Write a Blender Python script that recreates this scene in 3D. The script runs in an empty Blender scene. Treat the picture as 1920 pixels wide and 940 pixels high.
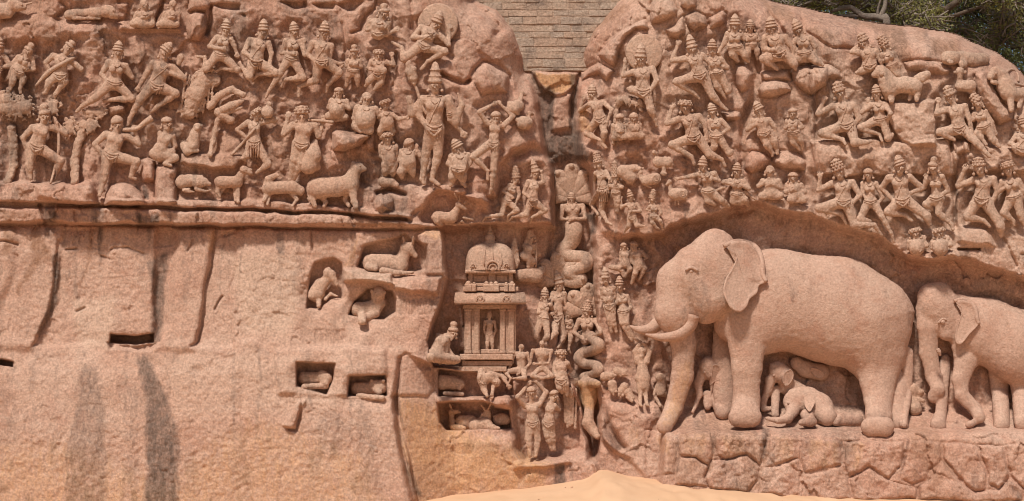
import bpy, math, random
import numpy as np
from mathutils import Vector

# ------------------------------------------------------------------ camera, light, exposure
SC = bpy.context.scene
COL = SC.collection
CAMD = 2000.0                      # camera stands 20 m (2000 cm) in front of the rock face
cam_d = bpy.data.cameras.new('camera')
cam_d.sensor_width = 36.0
cam_d.lens = 37.5
cam_d.shift_y = 170.0 / 1920.0
cam_d.clip_end = 2000.0
cam = bpy.data.objects.new('camera', cam_d)
COL.objects.link(cam)
cam.location = (0, -20.0, 3.0)
cam.rotation_euler = (math.radians(90), 0, 0)
SC.camera = cam

SUN_EL, SUN_AZ = 57.0, -26.0       # sun to the upper left of the viewer's back (degrees)
world = bpy.data.worlds.new('World')
SC.world = world
world.use_nodes = True
wn = world.node_tree
bg = wn.nodes['Background']
sky = wn.nodes.new('ShaderNodeTexSky')
sky.sky_type = 'NISHITA'
sky.sun_disc = False
sky.sun_elevation = math.radians(SUN_EL)
sky.sun_rotation = math.radians(180 - SUN_AZ)
sky.dust_density = 3.0
wn.links.new(sky.outputs[0], bg.inputs[0])
bg.inputs[1].default_value = 0.065
sun_d = bpy.data.lights.new('sun', 'SUN')
sun_d.energy = 4.2
sun_d.angle = math.radians(7.0)
sun_d.color = (1.0, 0.95, 0.87)
sun = bpy.data.objects.new('sun', sun_d)
COL.objects.link(sun)
_e, _a = math.radians(SUN_EL), math.radians(SUN_AZ)
to_sun = Vector((math.sin(_a) * math.cos(_e), -math.cos(_a) * math.cos(_e), math.sin(_e)))
sun.rotation_euler = to_sun.to_track_quat('Z', 'Y').to_euler()
SC.view_settings.view_transform = 'Standard'
SC.view_settings.look = 'None'
SC.view_settings.exposure = -0.05
SC.cycles.filter_width = 1.0
SC.view_settings.gamma = 1.0
SC.cycles.max_bounces = 5
SC.cycles.diffuse_bounces = 3

# ------------------------------------------------------------------ coordinates
# Survey of the rock: (px, py) on the face in centimetres, d = relief in centimetres towards the viewer.
def P(px, py, d):
    s = (CAMD - d) / CAMD
    return np.stack([(px - 960.0) / 100.0 * s, -d / 100.0, 3.0 + (640.0 - py) / 100.0 * s], -1)

LAST_XY = [None]
def mesh_np(name, v, faces, mat=None, parent=None, smooth=True):
    """faces: (n,4) or (n,3) int array, or a list of polygons"""
    me = bpy.data.meshes.new(name)
    v = np.asarray(v, np.float32)
    if isinstance(faces, np.ndarray):
        n, k = faces.shape
        me.vertices.add(len(v)); me.vertices.foreach_set('co', v.ravel())
        me.loops.add(n * k); me.loops.foreach_set('vertex_index', faces.astype(np.int32).ravel())
        me.polygons.add(n)
        me.polygons.foreach_set('loop_start', np.arange(0, n * k, k, dtype=np.int32))
        me.polygons.foreach_set('loop_total', np.full(n, k, np.int32))
        if smooth:
            me.polygons.foreach_set('use_smooth', np.ones(n, bool))
        me.update(calc_edges=True)
    else:
        me.from_pydata([tuple(map(float, p)) for p in v], [], faces)
        if smooth:
            for p in me.polygons: p.use_smooth = True
        me.update()
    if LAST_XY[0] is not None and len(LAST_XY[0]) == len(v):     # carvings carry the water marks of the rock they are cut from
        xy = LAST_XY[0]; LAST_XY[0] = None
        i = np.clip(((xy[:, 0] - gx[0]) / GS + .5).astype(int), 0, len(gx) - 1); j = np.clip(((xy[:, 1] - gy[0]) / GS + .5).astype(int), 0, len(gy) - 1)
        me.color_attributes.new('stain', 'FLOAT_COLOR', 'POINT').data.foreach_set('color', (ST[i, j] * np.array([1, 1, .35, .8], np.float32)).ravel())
    o = bpy.data.objects.new(name, me)
    COL.objects.link(o)
    if mat: me.materials.append(mat)
    if parent: o.parent = parent
    return o

def tag(o, label=None, cat=None, group=None, kind=None):
    if label: o['label'] = label
    if cat: o['category'] = cat
    if group: o['group'] = group
    if kind: o['kind'] = kind
    return o

def empty(name, loc=(0, 0, 0)):
    o = bpy.data.objects.new(name, None)
    o.empty_display_size = 0.1
    COL.objects.link(o)
    return o

# ------------------------------------------------------------------ noise
def vnoise(X, Y, scale, seed):
    r = np.random.RandomState(seed).rand(256, 256).astype(np.float32)
    x, y = X / scale + 37.3, Y / scale + 11.7
    xi, yi = np.floor(x).astype(np.int32), np.floor(y).astype(np.int32)
    fx, fy = x - xi, y - yi
    fx = fx * fx * (3 - 2 * fx); fy = fy * fy * (3 - 2 * fy)
    a, b = r[xi & 255, yi & 255], r[(xi + 1) & 255, yi & 255]
    c, d = r[xi & 255, (yi + 1) & 255], r[(xi + 1) & 255, (yi + 1) & 255]
    return ((a + (b - a) * fx) * (1 - fy) + (c + (d - c) * fx) * fy) * 2 - 1

def fbm(X, Y, scale, seed, oct=4, gain=0.5):
    o, a, t = 0, 1.0, 0
    for i in range(oct):
        o = o + a * vnoise(X, Y, scale, seed + i * 7); t += a
        a *= gain; scale *= 0.5
    return o / t

def sstep(a, b, x):
    t = np.clip((x - a) / (b - a), 0, 1)
    return t * t * (3 - 2 * t)

def poly_sd(poly, X, Y):
    """signed distance to a polygon, negative inside"""
    p = np.asarray(poly, np.float32)
    d = np.full(X.shape, 1e9, np.float32)
    ins = np.zeros(X.shape, bool)
    n = len(p)
    for i in range(n):
        ax, ay = p[i]; bx, by = p[(i + 1) % n]
        ex, ey = bx - ax, by - ay
        wx, wy = X - ax, Y - ay
        t = np.clip((wx * ex + wy * ey) / (ex * ex + ey * ey + 1e-9), 0, 1)
        d = np.minimum(d, (wx - ex * t) ** 2 + (wy - ey * t) ** 2)
        c = ((ay > Y) != (by > Y)) & (X < (bx - ax) * (Y - ay) / ((by - ay) if by != ay else 1e-9) + ax)
        ins ^= c
    d = np.sqrt(d)
    return np.where(ins, -d, d)

def line_sd(pl, X, Y):
    d = np.full(X.shape, 1e9, np.float32)
    for (ax, ay), (bx, by) in zip(pl[:-1], pl[1:]):
        ex, ey = bx - ax, by - ay
        wx, wy = X - ax, Y - ay
        t = np.clip((wx * ex + wy * ey) / (ex * ex + ey * ey + 1e-9), 0, 1)
        d = np.minimum(d, (wx - ex * t) ** 2 + (wy - ey * t) ** 2)
    return np.sqrt(d)

# zoomed survey sheets: (origin x, origin y, scale)
K = 4.2725
FR = {'T1': (0, 0, K), 'T2': (340, 0, K), 'T3': (660, 0, K), 'T4': (1000, 0, K), 'T5': (1240, 0, K), 'T6': (1520, 0, K),
      'M1': (0, 180, K), 'M2': (340, 180, K), 'M3': (660, 180, K), 'M4': (1000, 180, K), 'M5': (1240, 180, K), 'M6': (1520, 180, K),
      'B2': (540, 400, K), 'B3': (780, 400, K), 'B4': (780, 600, K), 'B5': (1000, 400, K), 'B6': (1100, 600, K),
      'R7': (1480, 280, K), 'E1': (660, 290, 5.647), 'E3': (880, 270, 5.221), 'E4': (1060, 270, 5.223), 'E6': (1730, 60, 3.916),
      'E5': (1200, 400, 2.1365), 'W7': (1400, 600, 3.3577), 'W8': (1640, 440, 3.614), 'N3': (400, 620, 2.9375), 'N4': (740, 740, 4.0),
      'S5': (1200, 780, 5.333), 'S6': (1540, 780, 5.053), 'O': (0, 0, 1.0)}
def fx(fr, pts):
    ox, oy, k = FR[fr]
    return [(ox + x / k, oy + y / k) for x, y in pts]
# ------------------------------------------------------------------ materials
def stone_mat(name, c_a, c_b, c_c, bump=0.5, use_stain=False, grain=1.0, streak=0.45):
    m = bpy.data.materials.new(name); m.use_nodes = True
    nt = m.node_tree; N, L = nt.nodes, nt.links
    b = N['Principled BSDF']; b.inputs['Roughness'].default_value = 0.92
    b.inputs['Specular IOR Level'].default_value = 0.12
    geo = N.new('ShaderNodeNewGeometry')
    def noise(scale, det=5, rough=0.6):
        n = N.new('ShaderNodeTexNoise'); n.inputs['Scale'].default_value = scale
        n.inputs['Detail'].default_value = det; n.inputs['Roughness'].default_value = rough
        L.new(geo.outputs['Position'], n.inputs['Vector']); return n
    def ramp(src, p0, p1):
        r = N.new('ShaderNodeMapRange'); r.inputs['From Min'].default_value = p0; r.inputs['From Max'].default_value = p1
        L.new(src, r.inputs['Value']); return r.outputs[0]
    def mix(f, a, bb, mode='MIX'):
        x = N.new('ShaderNodeMix'); x.data_type = 'RGBA'; x.blend_type = mode
        if isinstance(f, float): x.inputs[0].default_value = f
        else: L.new(f, x.inputs[0])
        for i, c in ((6, a), (7, bb)):
            if isinstance(c, tuple): x.inputs[i].default_value = (*c, 1)
            else: L.new(c, x.inputs[i])
        return x.outputs[2]
    col = mix(ramp(noise(0.7).outputs[0], 0.38, 0.62), c_a, c_b)
    col = mix(ramp(noise(2.6, 7, 0.68).outputs[0], 0.50, 0.74), col, c_c)
    # rain streaks running down the face, and dusty pale patches
    mp = N.new('ShaderNodeMapping'); mp.inputs['Scale'].default_value = (1.0, 1.0, 0.13)
    L.new(geo.outputs['Position'], mp.inputs['Vector'])
    ns = N.new('ShaderNodeTexNoise'); ns.inputs['Scale'].default_value = 4.2; ns.inputs['Detail'].default_value = 6; ns.inputs['Roughness'].default_value = 0.65
    L.new(mp.outputs[0], ns.inputs['Vector'])
    st = N.new('ShaderNodeMath'); st.operation = 'MULTIPLY'; L.new(ramp(ns.outputs[0], 0.53, 0.75), st.inputs[0]); st.inputs[1].default_value = streak
    col = mix(st.outputs[0], col, (0.235, 0.145, 0.105))
    dp = N.new('ShaderNodeMath'); dp.operation = 'MULTIPLY'; L.new(ramp(noise(5.5, 6, 0.7).outputs[0], 0.55, 0.75), dp.inputs[0]); dp.inputs[1].default_value = 0.5
    col = mix(dp.outputs[0], col, (0.56, 0.415, 0.32))
    if use_stain:
        at = N.new('ShaderNodeVertexColor'); at.layer_name = 'stain'
        sp = N.new('ShaderNodeSeparateColor'); L.new(at.outputs[0], sp.inputs[0])
        # ragged edges: multiply by medium noise
        def ragged(sock, lo, hi):
            n = N.new('ShaderNodeTexNoise'); n.inputs['Scale'].default_value = 11.0; n.inputs['Detail'].default_value = 9; n.inputs['Roughness'].default_value = 0.78
            mp2 = N.new('ShaderNodeMapping'); mp2.inputs['Scale'].default_value = (1.0, 1.0, 0.3); L.new(geo.outputs['Position'], mp2.inputs['Vector']); L.new(mp2.outputs[0], n.inputs['Vector'])
            a = N.new('ShaderNodeMath'); a.operation = 'MULTIPLY_ADD'
            L.new(n.outputs[0], a.inputs[0]); a.inputs[1].default_value = 1.9; a.inputs[2].default_value = -0.95
            s = N.new('ShaderNodeMath'); s.operation = 'ADD'; L.new(sock, s.inputs[0]); L.new(a.outputs[0], s.inputs[1])
            s2 = N.new('ShaderNodeMath'); s2.operation = 'MULTIPLY'; L.new(ramp(s.outputs[0], lo, hi), s2.inputs[0])
            L.new(ramp(sock, 0.02, 0.25), s2.inputs[1])
            return s2.outputs[0]
        col = mix(at.outputs[1], col, (0.575, 0.395, 0.295))
        col = mix(ragged(sp.outputs[1], 0.2, 0.9), col, (0.60, 0.345, 0.19))
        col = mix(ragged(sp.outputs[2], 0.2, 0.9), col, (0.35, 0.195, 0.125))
        dk = N.new('ShaderNodeMath'); dk.operation = 'MULTIPLY'; L.new(ragged(sp.outputs[0], 0.15, 1.0), dk.inputs[0]); dk.inputs[1].default_value = 0.80
        col = mix(dk.outputs[0], col, (0.085, 0.068, 0.058))
    # mineral grain: light and dark crystals
    g = noise(24.0, 4, 0.8)
    sh = N.new('ShaderNodeMapRange'); sh.inputs['From Min'].default_value = 0.32; sh.inputs['From Max'].default_value = 0.68
    sh.inputs['To Min'].default_value = 1.0 - 0.36 * grain; sh.inputs['To Max'].default_value = 1.0 + 0.30 * grain
    L.new(g.outputs[0], sh.inputs['Value'])
    cc = N.new('ShaderNodeVectorMath'); cc.operation = 'SCALE'; L.new(col, cc.inputs[0]); L.new(sh.outputs[0], cc.inputs['Scale'])
    L.new(cc.outputs[0], b.inputs['Base Color'])
    b1 = N.new('ShaderNodeBump'); b1.inputs['Strength'].default_value = bump; b1.inputs['Distance'].default_value = 0.025
    hm = N.new('ShaderNodeMath'); hm.operation = 'MULTIPLY_ADD'
    L.new(noise(11.0, 5, 0.7).outputs[0], hm.inputs[0]); hm.inputs[1].default_value = 1.2; L.new(noise(30.0, 6, 0.8).outputs[0], hm.inputs[2])
    L.new(hm.outputs[0], b1.inputs['Height'])
    L.new(b1.outputs[0], b.inputs['Normal'])
    return m

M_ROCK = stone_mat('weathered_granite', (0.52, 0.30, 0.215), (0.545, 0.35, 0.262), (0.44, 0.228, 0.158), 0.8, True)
M_FIG = stone_mat('carved_granite', (0.52, 0.325, 0.23), (0.55, 0.37, 0.272), (0.45, 0.255, 0.175), 0.85, True, streak=0.3)
M_ELE = stone_mat('smooth_granite', (0.53, 0.335, 0.25), (0.55, 0.36, 0.27), (0.48, 0.27, 0.19), 0.75, True, grain=0.65, streak=0.3)
M_ORANGE = stone_mat('reddish_granite', (0.46, 0.255, 0.165), (0.50, 0.29, 0.19), (0.42, 0.22, 0.14), 0.5)

# ------------------------------------------------------------------ the rock face as a relief map
GS = 2.0
gx = np.arange(-420, 2420, GS, dtype=np.float32)
gy = np.arange(-110, 1004, GS, dtype=np.float32)
X, Y = np.meshgrid(gx, gy, indexing='ij')
W1, W2 = fbm(X, Y, 40, 1, 3), fbm(X, Y, 40, 2, 3)
WX, WY = X + 5 * W1, Y + 5 * W2                     # warped lookups keep chiselled edges uneven
D = np.zeros_like(X)
LAB = np.zeros(X.shape, np.int16)                   # which piece of rock a cell belongs to
NEXT = [10]
PIECES = {}

def box_of(pts, m):
    a = np.asarray(pts)
    i0 = max(0, int((a[:, 0].min() - m - gx[0]) / GS)); i1 = min(len(gx), int((a[:, 0].max() + m - gx[0]) / GS) + 2)
    j0 = max(0, int((a[:, 1].min() - m - gy[0]) / GS)); j1 = min(len(gy), int((a[:, 1].max() + m - gy[0]) / GS) + 2)
    return slice(i0, i1), slice(j0, j1)

def lay(poly, depth, w=4, warp=1.0, fr='O'):
    """cut or raise a region to a given depth"""
    poly = fx(fr, poly)
    s = box_of(poly, w + 12)
    xx, yy = X[s] + warp * (WX[s] - X[s]), Y[s] + warp * (WY[s] - Y[s])
    t = sstep(-w, w, -poly_sd(poly, xx, yy))
    dep = depth(X[s], Y[s]) if callable(depth) else depth
    D[s] = D[s] * (1 - t) + dep * t

def add(poly, h, w=4, warp=1.0, fr='O'):
    poly = fx(fr, poly)
    s = box_of(poly, w + 12)
    xx, yy = X[s] + warp * (WX[s] - X[s]), Y[s] + warp * (WY[s] - Y[s])
    D[s] += h * sstep(-w, w, -poly_sd(poly, xx, yy))

def boulder(poly, h, rad=16, fr='O', piece=None, cut=4, warp=0.6, gw=3.5):
    """a rounded stone with a recessed joint round it; becomes a piece of its own"""
    poly = fx(fr, poly)
    s = box_of(poly, 20)
    xx, yy = X[s] + warp * (WX[s] - X[s]), Y[s] + warp * (WY[s] - Y[s])
    sd = poly_sd(poly, xx, yy)
    t = np.clip(-sd / rad, 0, 1)
    D[s] += h * np.sqrt(np.clip(1 - (1 - t) ** 2, 0, 1)) - cut * np.exp(-(sd / gw) ** 2)
    if piece:
        NEXT[0] += 1
        PIECES[NEXT[0]] = piece
        lab = LAB[s]; lab[sd < 1.0] = NEXT[0]

def groove(pl, depth, w=3, fr='O', warp=0.8):
    pl = fx(fr, pl)
    s = box_of(pl, 4 * w + 12)
    xx, yy = X[s] + warp * (WX[s] - X[s]), Y[s] + warp * (WY[s] - Y[s])
    D[s] -= depth * np.exp(-(line_sd(pl, xx, yy) / w) ** 2)

# --- broad form -------------------------------------------------------------
D += 10 * fbm(X, Y, 260, 5, 2) + 5 * fbm(X, Y, 90, 6, 2)
# left: figures' zone, shelf bands, plain dressed wall swelling outwards to the ground
lower = np.interp(Y + 10 * W1 + 6 * W2, [415, 425, 440, 560, 636, 656, 700, 800, 1004], [-14, -12, -6, 6, 20, 29, 44, 62, 80]).astype(np.float32)
t = sstep(419, 423, WY * 0.5 + Y * 0.5) * sstep(842, 836, X)
D = D * (1 - 0.75 * t) + lower * t
# --- left shelves -------------------------------------------------------------
add([(-460, 344), (60, 343), (105, 346), (170, 344), (180, 362), (178, 384), (-460, 384)], 26, 4)
add([(178, 372), (280, 374), (420, 376), (560, 380), (640, 388), (700, 392), (770, 402), (770, 409), (600, 397), (178, 386)], 16, 3)
add([(-460, 388), (75, 390), (180, 388), (300, 394), (480, 398), (600, 402), (655, 404), (664, 428), (470, 424), (300, 419), (-460, 420)], 20, 3)
add([(664, 408), (750, 412), (830, 424), (830, 430), (664, 428)], 10, 3)
add([(705, 412), (748, 415), (750, 428), (705, 426)], 9, 2)
groove([(-460, 385), (70, 381), (178, 386), (280, 388), (420, 393), (600, 400), (760, 409)], 18, 3)
groove([(-460, 420), (75, 419), (190, 421), (330, 423), (470, 427), (700, 431), (835, 428)], 15, 3)
groove([(75, 384), (85, 418)], 12, 4)
for k in range(9):
    x0 = 140 + 60 * k
    groove([(x0, 396), (x0 + 4, 418)], 5, 3)
# --- slabs and scars of the plain wall -----------------------------------------
add([(-460, 425), (100, 425), (112, 470), (100, 560), (78, 630), (55, 655), (-460, 655)], 9, 10)
groove([(112, 452), (104, 500), (98, 545), (92, 590), (74, 632)], 6, 4)
add([(196, 424), (205, 470), (185, 560), (176, 640), (60, 650), (90, 590), (105, 530), (118, 430)], -6, 4)
add([(334, 425), (330, 470), (312, 610), (290, 655), (365, 655), (385, 540), (402, 430)], 7, 8)
add([(205, 424), (296, 426), (300, 470), (288, 560), (288, 626), (205, 626), (196, 520)], 5, 8)
add([(296, 426), (334, 426), (330, 480), (312, 600), (292, 640), (286, 560)], -9, 6)
add([(404, 430), (446, 432), (444, 500), (432, 545), (430, 600), (436, 646), (366, 650), (386, 545)], -5, 5)
add([(-460, 425), (30, 425), (20, 520), (-10, 600), (-460, 640)], 7, 10)
add([(470, 470), (560, 462), (574, 560), (560, 646), (450, 650), (440, 560)], 4, 14)
groove([(404, 430), (398, 500), (384, 545), (374, 640), (360, 648)], 8, 3)
groove([(446, 500), (432, 540), (430, 570), (436, 640)], 4, 2)
groove([(584, 436), (586, 470)], 7, 2)
groove([(401, 580), (417, 556)], 7, 2)
groove([(0, 452), (32, 460)], 7, 2); groove([(124, 468), (142, 468)], 7, 2); groove([(145, 583), (160, 576)], 6, 2)
groove([(190, 482), (206, 487)], 7, 2); groove([(205, 475), (215, 465), (240, 463), (270, 476)], 5, 2)
for x0, x1 in ((292, 318),):
    for k in range(9): groove([(x1 + 14 - k * 1, 426 + k * 4), (x0, 440 + k * 3)], 4, 1.6)
for k in range(12): groove([(130 + 6 * k, 426), (124 + 6 * k, 446 + (k % 3) * 6)], 2.5, 1.6)
groove([(350, 470), (358, 455), (360, 450)], 5, 2); groove([(420, 440), (440, 434), (446, 425)], 7, 3)
lay([(208, 628), (252, 630), (288, 626), (288, 641), (250, 645), (206, 643)], -42, 2, 0.5)
add([(200, 644), (250, 647), (292, 643), (285, 656), (205, 656)], -14, 3)
lay([(-10, 676), (24, 678), (22, 686), (-10, 686)], -5, 2)
# block with the animal niches: proud, its right face dropping into the shrine bay
add([(520, 655), (660, 652), (720, 656), (726, 742), (560, 742), (520, 740)], 8, 6)
add([(560, 752), (573, 750), (548, 806), (530, 800)], 10, 3)
groove([(567, 752), (556, 808), (540, 806)], 9, 2.5)
groove([(450, 700), (468, 940)], 3, 6)
# --- shrine bay, cleft and the rock below the shrine ---------------------------------------
BAY = [(828, 428), (838, 424), (1040, 416), (1045, 560), (1066, 700), (1066, 725), (985, 712), (860, 690), (812, 690), (803, 640), (826, 570), (838, 520)]
lay(BAY, -72, 5, 0.6)
CLEFT = [(984, 128), (1000, 170), (1014, 235), (1026, 300), (1036, 330), (1036, 420), (1034, 560), (1048, 640), (1066, 700), (1080, 725), (1108, 860), (1126, 866), (1131, 840),
         (1124, 720), (1131, 640), (1130, 560), (1117, 430), (1106, 330), (1086, 290), (1082, 180), (1092, 128)]
sdC = poly_sd(CLEFT, WX, WY)
D -= 60 * np.exp(-np.clip(sdC, 0, None) / 38.0) * sstep(620, 520, Y)
TOPGAP = [(868, -130), (888, 0), (930, 22), (958, 55), (976, 100), (986, 134), (1090, 134), (1096, 100), (1112, 64), (1150, 20), (1178, -10), (1200, -130)]
sdT = poly_sd(TOPGAP, WX, WY)
D -= 80 * np.exp(-np.clip(sdT, 0, None) / 34.0)
# rock under and beside the shrine
BASE = [(738, 742), (742, 668), (760, 662), (812, 688), (862, 697), (960, 704), (1060, 712), (1085, 760), (1112, 864), (1150, 1010), (720, 1010), (780, 940), (765, 850)]
def base_d(x, y):
    return np.maximum(34 - 0.5 * (x - 742), -22) + 0.05 * (y - 740) - np.clip((x - 985) * 0.32, 0, 38) * sstep(870, 800, y) + 6 * sstep(700, 760, y) - 12 * sstep(980, 1060, x)
lay(BASE, base_d, 4, 0.8)
groove([(742, 745), (752, 815), (760, 860), (778, 945)], 30, 6)
lay([(822, 694), (862, 697), (958, 704), (962, 742), (870, 744), (822, 742)], -48, 2.5, 0.4)      # lion niche
lay([(820, 755), (905, 752), (955, 770), (958, 804), (838, 806), (824, 790)], -56, 2.5, 0.4)      # deer niche
add([(816, 742), (930, 745), (960, 752), (955, 765), (900, 756), (820, 756)], 14, 3)
boulder([(925, 745), (955, 742), (962, 765), (945, 772), (925, 765)], 16, 10)
lay([(962, 770), (972, 704), (1070, 712), (1090, 800), (1100, 846), (1050, 858), (985, 868), (966, 840)], lambda x, y: -36 - 0.3 * (x - 960), 11, 1.0)
add([(962, 868), (1060, 858), (1070, 868), (1040, 876), (962, 880)], 12, 3)
lay(CLEFT, lambda x, y: -128 + 0.03 * np.clip(y - 300, 0, None), 8, 1.0)
lay([(996, 134), (1082, 134), (1078, 160), (1060, 176), (1040, 178), (1018, 168)], -112, 3)
add([(1036, 178), (1072, 176), (1072, 240), (1034, 244)], 10, 4)
lay(TOPGAP, -126, 3, 0.8)
# --- right side --------------------------------------------------------------------------------
OVER = [(1112, 432), (1180, 446), (1250, 438), (1262, 424), (1330, 404), (1420, 386), (1520, 408), (1545, 420), (1590, 432), (1640, 446), (1690, 480), (1720, 490),
        (1790, 490), (1850, 502), (1920, 525), (2500, 560), (2500, 812), (1120, 812)]
lay(OVER, lambda x, y: -58 + 8 * fbm(x, y, 60, 31, 2), 9, 1.6)
shelf = np.interp(Y, [0, 758, 800, 812, 824, 1004], [-64, -64, -2, 44, 54, 72]).astype(np.float32)
PLx = sstep(1196, 1236, X + 0.1 * (Y - 800) + 4 * W1)
tt = PLx * sstep(745, 765, Y)
D = D * (1 - tt) + np.maximum(D, shelf) * tt
# rock with mice and cat beside the cleft
def mice_d(x, y): return np.interp(y, [560, 690, 750, 762, 870, 1004], [-60, -52, -40, -18, -6, 10])
lay([(1126, 560), (1190, 640), (1240, 690), (1245, 790), (1230, 1010), (1140, 1010), (1128, 860), (1122, 720)], mice_d, 8)
groove([(1128, 760), (1140, 800), (1165, 838)], 26, 9)
lay([(1126, 818), (1150, 842), (1178, 860), (1215, 905), (1215, 1010), (1130, 1010), (1120, 860)], lambda x, y: -40 + 0.35 * (x - 1126), 6)
# upper right tiers
add([(1520, 265), (1640, 262), (1700, 268), (1790, 258), (1800, 300), (1790, 330), (1530, 330)], 17, 3)
add([(1660, 192), (1752, 190), (1754, 272), (1690, 266), (1664, 230)], 20, 3)
add([(1810, 262), (1870, 276), (1940, 282), (2500, 290), (2500, 330), (1815, 320)], 16, 4)
groove([(1786, 265), (1786, 300), (1790, 400), (1792, 425)], 14, 4)
groove([(1500, 100), (1530, 140), (1530, 265), (1532, 330)], 7, 3)
groove([(1412, 60), (1420, 130), (1410, 190), (1394, 230), (1390, 300), (1378, 390)], 14, 7)
groove([(1440, 24), (1470, 60), (1478, 100)], 10, 4)
groove([(1500, 12), (1512, 60), (1560, 90), (1640, 96)], 6, 3)
add([(1430, 375), (1475, 372), (1520, 385), (1526, 402), (1480, 396), (1440, 390)], 12, 4)
add([(1696, 474), (1790, 472), (1796, 484), (1740, 492), (1700, 486)], 12, 3)
lay([(1796, 466), (1838, 466), (1838, 470), (1796, 470)], -20, 1.5, 0.2)
add([(1800, 425), (1850, 432), (1862, 460), (1830, 462), (1800, 455)], 10, 5)
groove([(1876, 440), (1890, 465), (1906, 500)], 8, 3)
# boulders that a mason left standing
STONE = 'rock_block'
for poly, h, rad in (
    ([(950, 20), (1000, -40), (1100, -20), (1160, 85), (1140, 125), (1000, 180), (945, 195), (935, 110)], 22, 20),
    ([(1180, -60), (1310, -60), (1312, 55), (1235, 85), (1185, 50)], 16, 14),
    ([(1215, 130), (1300, 88), (1375, 135), (1390, 205), (1285, 255), (1225, 205)], 22, 20),
    ([(1060, 235), (1195, 135), (1212, 240), (1165, 310), (1090, 290)], 18, 16),
    ([(520, 440), (590, 320), (740, 215), (900, 155), (925, 235), (820, 225), (745, 295), (690, 400), (660, 545), (590, 505)], 18, 14),
    ([(370, 575), (520, 505), (655, 580), (590, 655), (520, 598), (440, 610), (385, 645)], 20, 10),
    ([(1400, 150), (1520, 90), (1550, 120), (1540, 190), (1490, 220), (1410, 235)], 12, 12)):
    boulder(poly, h, rad, 'T4', STONE)
for poly, h, rad in (
    ([(1000, 560), (1080, 508), (1165, 555), (1252, 610), (1245, 740), (1130, 740), (1040, 765), (985, 660)], 24, 20),):
    boulder(poly, h, rad, 'T3', STONE)
groove([(930, 660), (985, 560), (1060, 490), (1170, 520), (1260, 610), (1290, 760)], 10, 4, 'T3')
groove([(715, 600), (800, 640), (900, 665), (950, 650)], 16, 4, 'T3')
for poly, h, rad in (
    ([(600, 520), (690, 510), (730, 600), (700, 720), (640, 745), (600, 690), (590, 600)], 18, 14),
    ([(780, 720), (820, 650), (930, 640), (1010, 660), (1040, 720), (900, 780), (800, 790)], 24, 18),
    ([(1035, 580), (1060, 535), (1180, 520), (1330, 545), (1340, 590), (1330, 680), (1200, 760), (1130, 720), (1060, 660)], 22, 22),
    ([(780, 570), (890, 560), (1030, 560), (1040, 640), (820, 650)], 10, 10)):
    boulder(poly, h, rad, 'T5', STONE)
for poly, h, rad in (
    ([(480, 130), (630, 130), (650, 180), (560, 195), (515, 205)], 12, 8),
    ([(670, 500), (720, 440), (820, 450), (880, 500), (840, 580), (720, 620), (665, 580)], 14, 16),
    ([(890, 490), (960, 445), (1080, 450), (1160, 520), (1150, 600), (1050, 600), (900, 560)], 14, 18)):
    boulder(poly, h, rad, 'M5', STONE)
for poly, h, rad in (
    ([(1320, 600), (1390, 570), (1430, 640), (1520, 800), (1620, 900), (1620, 960), (1500, 990), (1400, 900), (1330, 800), (1310, 690)], 24, 26),
    ([(740, 500), (860, 480), (1060, 510), (1120, 560), (1100, 600), (960, 600), (760, 560)], 10, 14),
    ([(0, 530), (130, 520), (240, 570), (250, 620), (140, 640), (40, 740), (0, 760)], 14, 16)):
    boulder(poly, h, rad, 'T6', STONE)
boulder([(1130, 380), (1150, 350), (1280, 360), (1285, 440), (1180, 470)], 12, 8, 'M6', STONE)
boulder([(830, 880), (840, 790), (890, 720), (990, 700), (1080, 720), (1150, 800), (1165, 870), (1000, 890)], 40, 26, 'M1', STONE)
boulder([(850, 80), (920, 55), (1010, 70), (1020, 130), (950, 165), (880, 150)], 16, 14, 'M1', STONE)
boulder([(1255, 560), (1320, 540), (1420, 560), (1420, 850), (1350, 880), (1250, 870), (1240, 700)], 22, 12, 'M1', STONE)
boulder([(1130, 510), (1180, 490), (1250, 520), (1245, 690), (1150, 690), (1130, 620)], 20, 12, 'M1', STONE)
add([(280, 720), (500, 700), (735, 725), (750, 760), (740, 860), (500, 850), (300, 800)], 22, 5, fr='M1')
boulder([(1200, 300), (1240, 280), (1490, 290), (1510, 330), (1430, 400), (1310, 440), (1210, 440)], 40, 16, 'M2', STONE)
add([(1490, 300), (1540, 300), (1550, 430), (1500, 430), (1480, 370)], 12, 3, fr='M2')
add([(230, 470), (400, 460), (500, 480), (420, 570), (250, 590), (0, 540), (0, 470)], 16, 4, fr='M2')
boulder([(1535, 850), (1570, 790), (1650, 790), (1700, 840), (1690, 910), (1600, 930), (1545, 910)], 30, 22, 'M2', STONE)
add([(80, 640), (200, 630), (180, 760), (80, 770)], 0, 4, fr='M3')
add([(0, 720), (230, 720), (420, 700), (600, 720), (680, 745), (560, 880), (450, 960), (0, 960)], 12, 5, fr='M3')
add([(660, 700), (910, 730), (915, 770), (860, 775), (690, 750)], 14, 3, fr='M3')
add([(900, 790), (1170, 785), (1175, 860), (930, 870)], 22, 4, fr='M3')
lay([(540, 940), (660, 790), (700, 770), (900, 800), (1180, 880), (1180, 980), (1130, 1030), (560, 1010)], -22, 6, fr='M3')
lay([(1090, 800), (1165, 780), (1200, 560), (1300, 440), (1460, 400), (1580, 520), (1600, 760), (1620, 1040), (1180, 1040)], -40, 9, fr='M3')
groove([(205, 770), (300, 745), (420, 790)], 22, 4, 'M3')
groove([(1300, 480), (1440, 410), (1570, 500)], 18, 8, 'M3')
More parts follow.
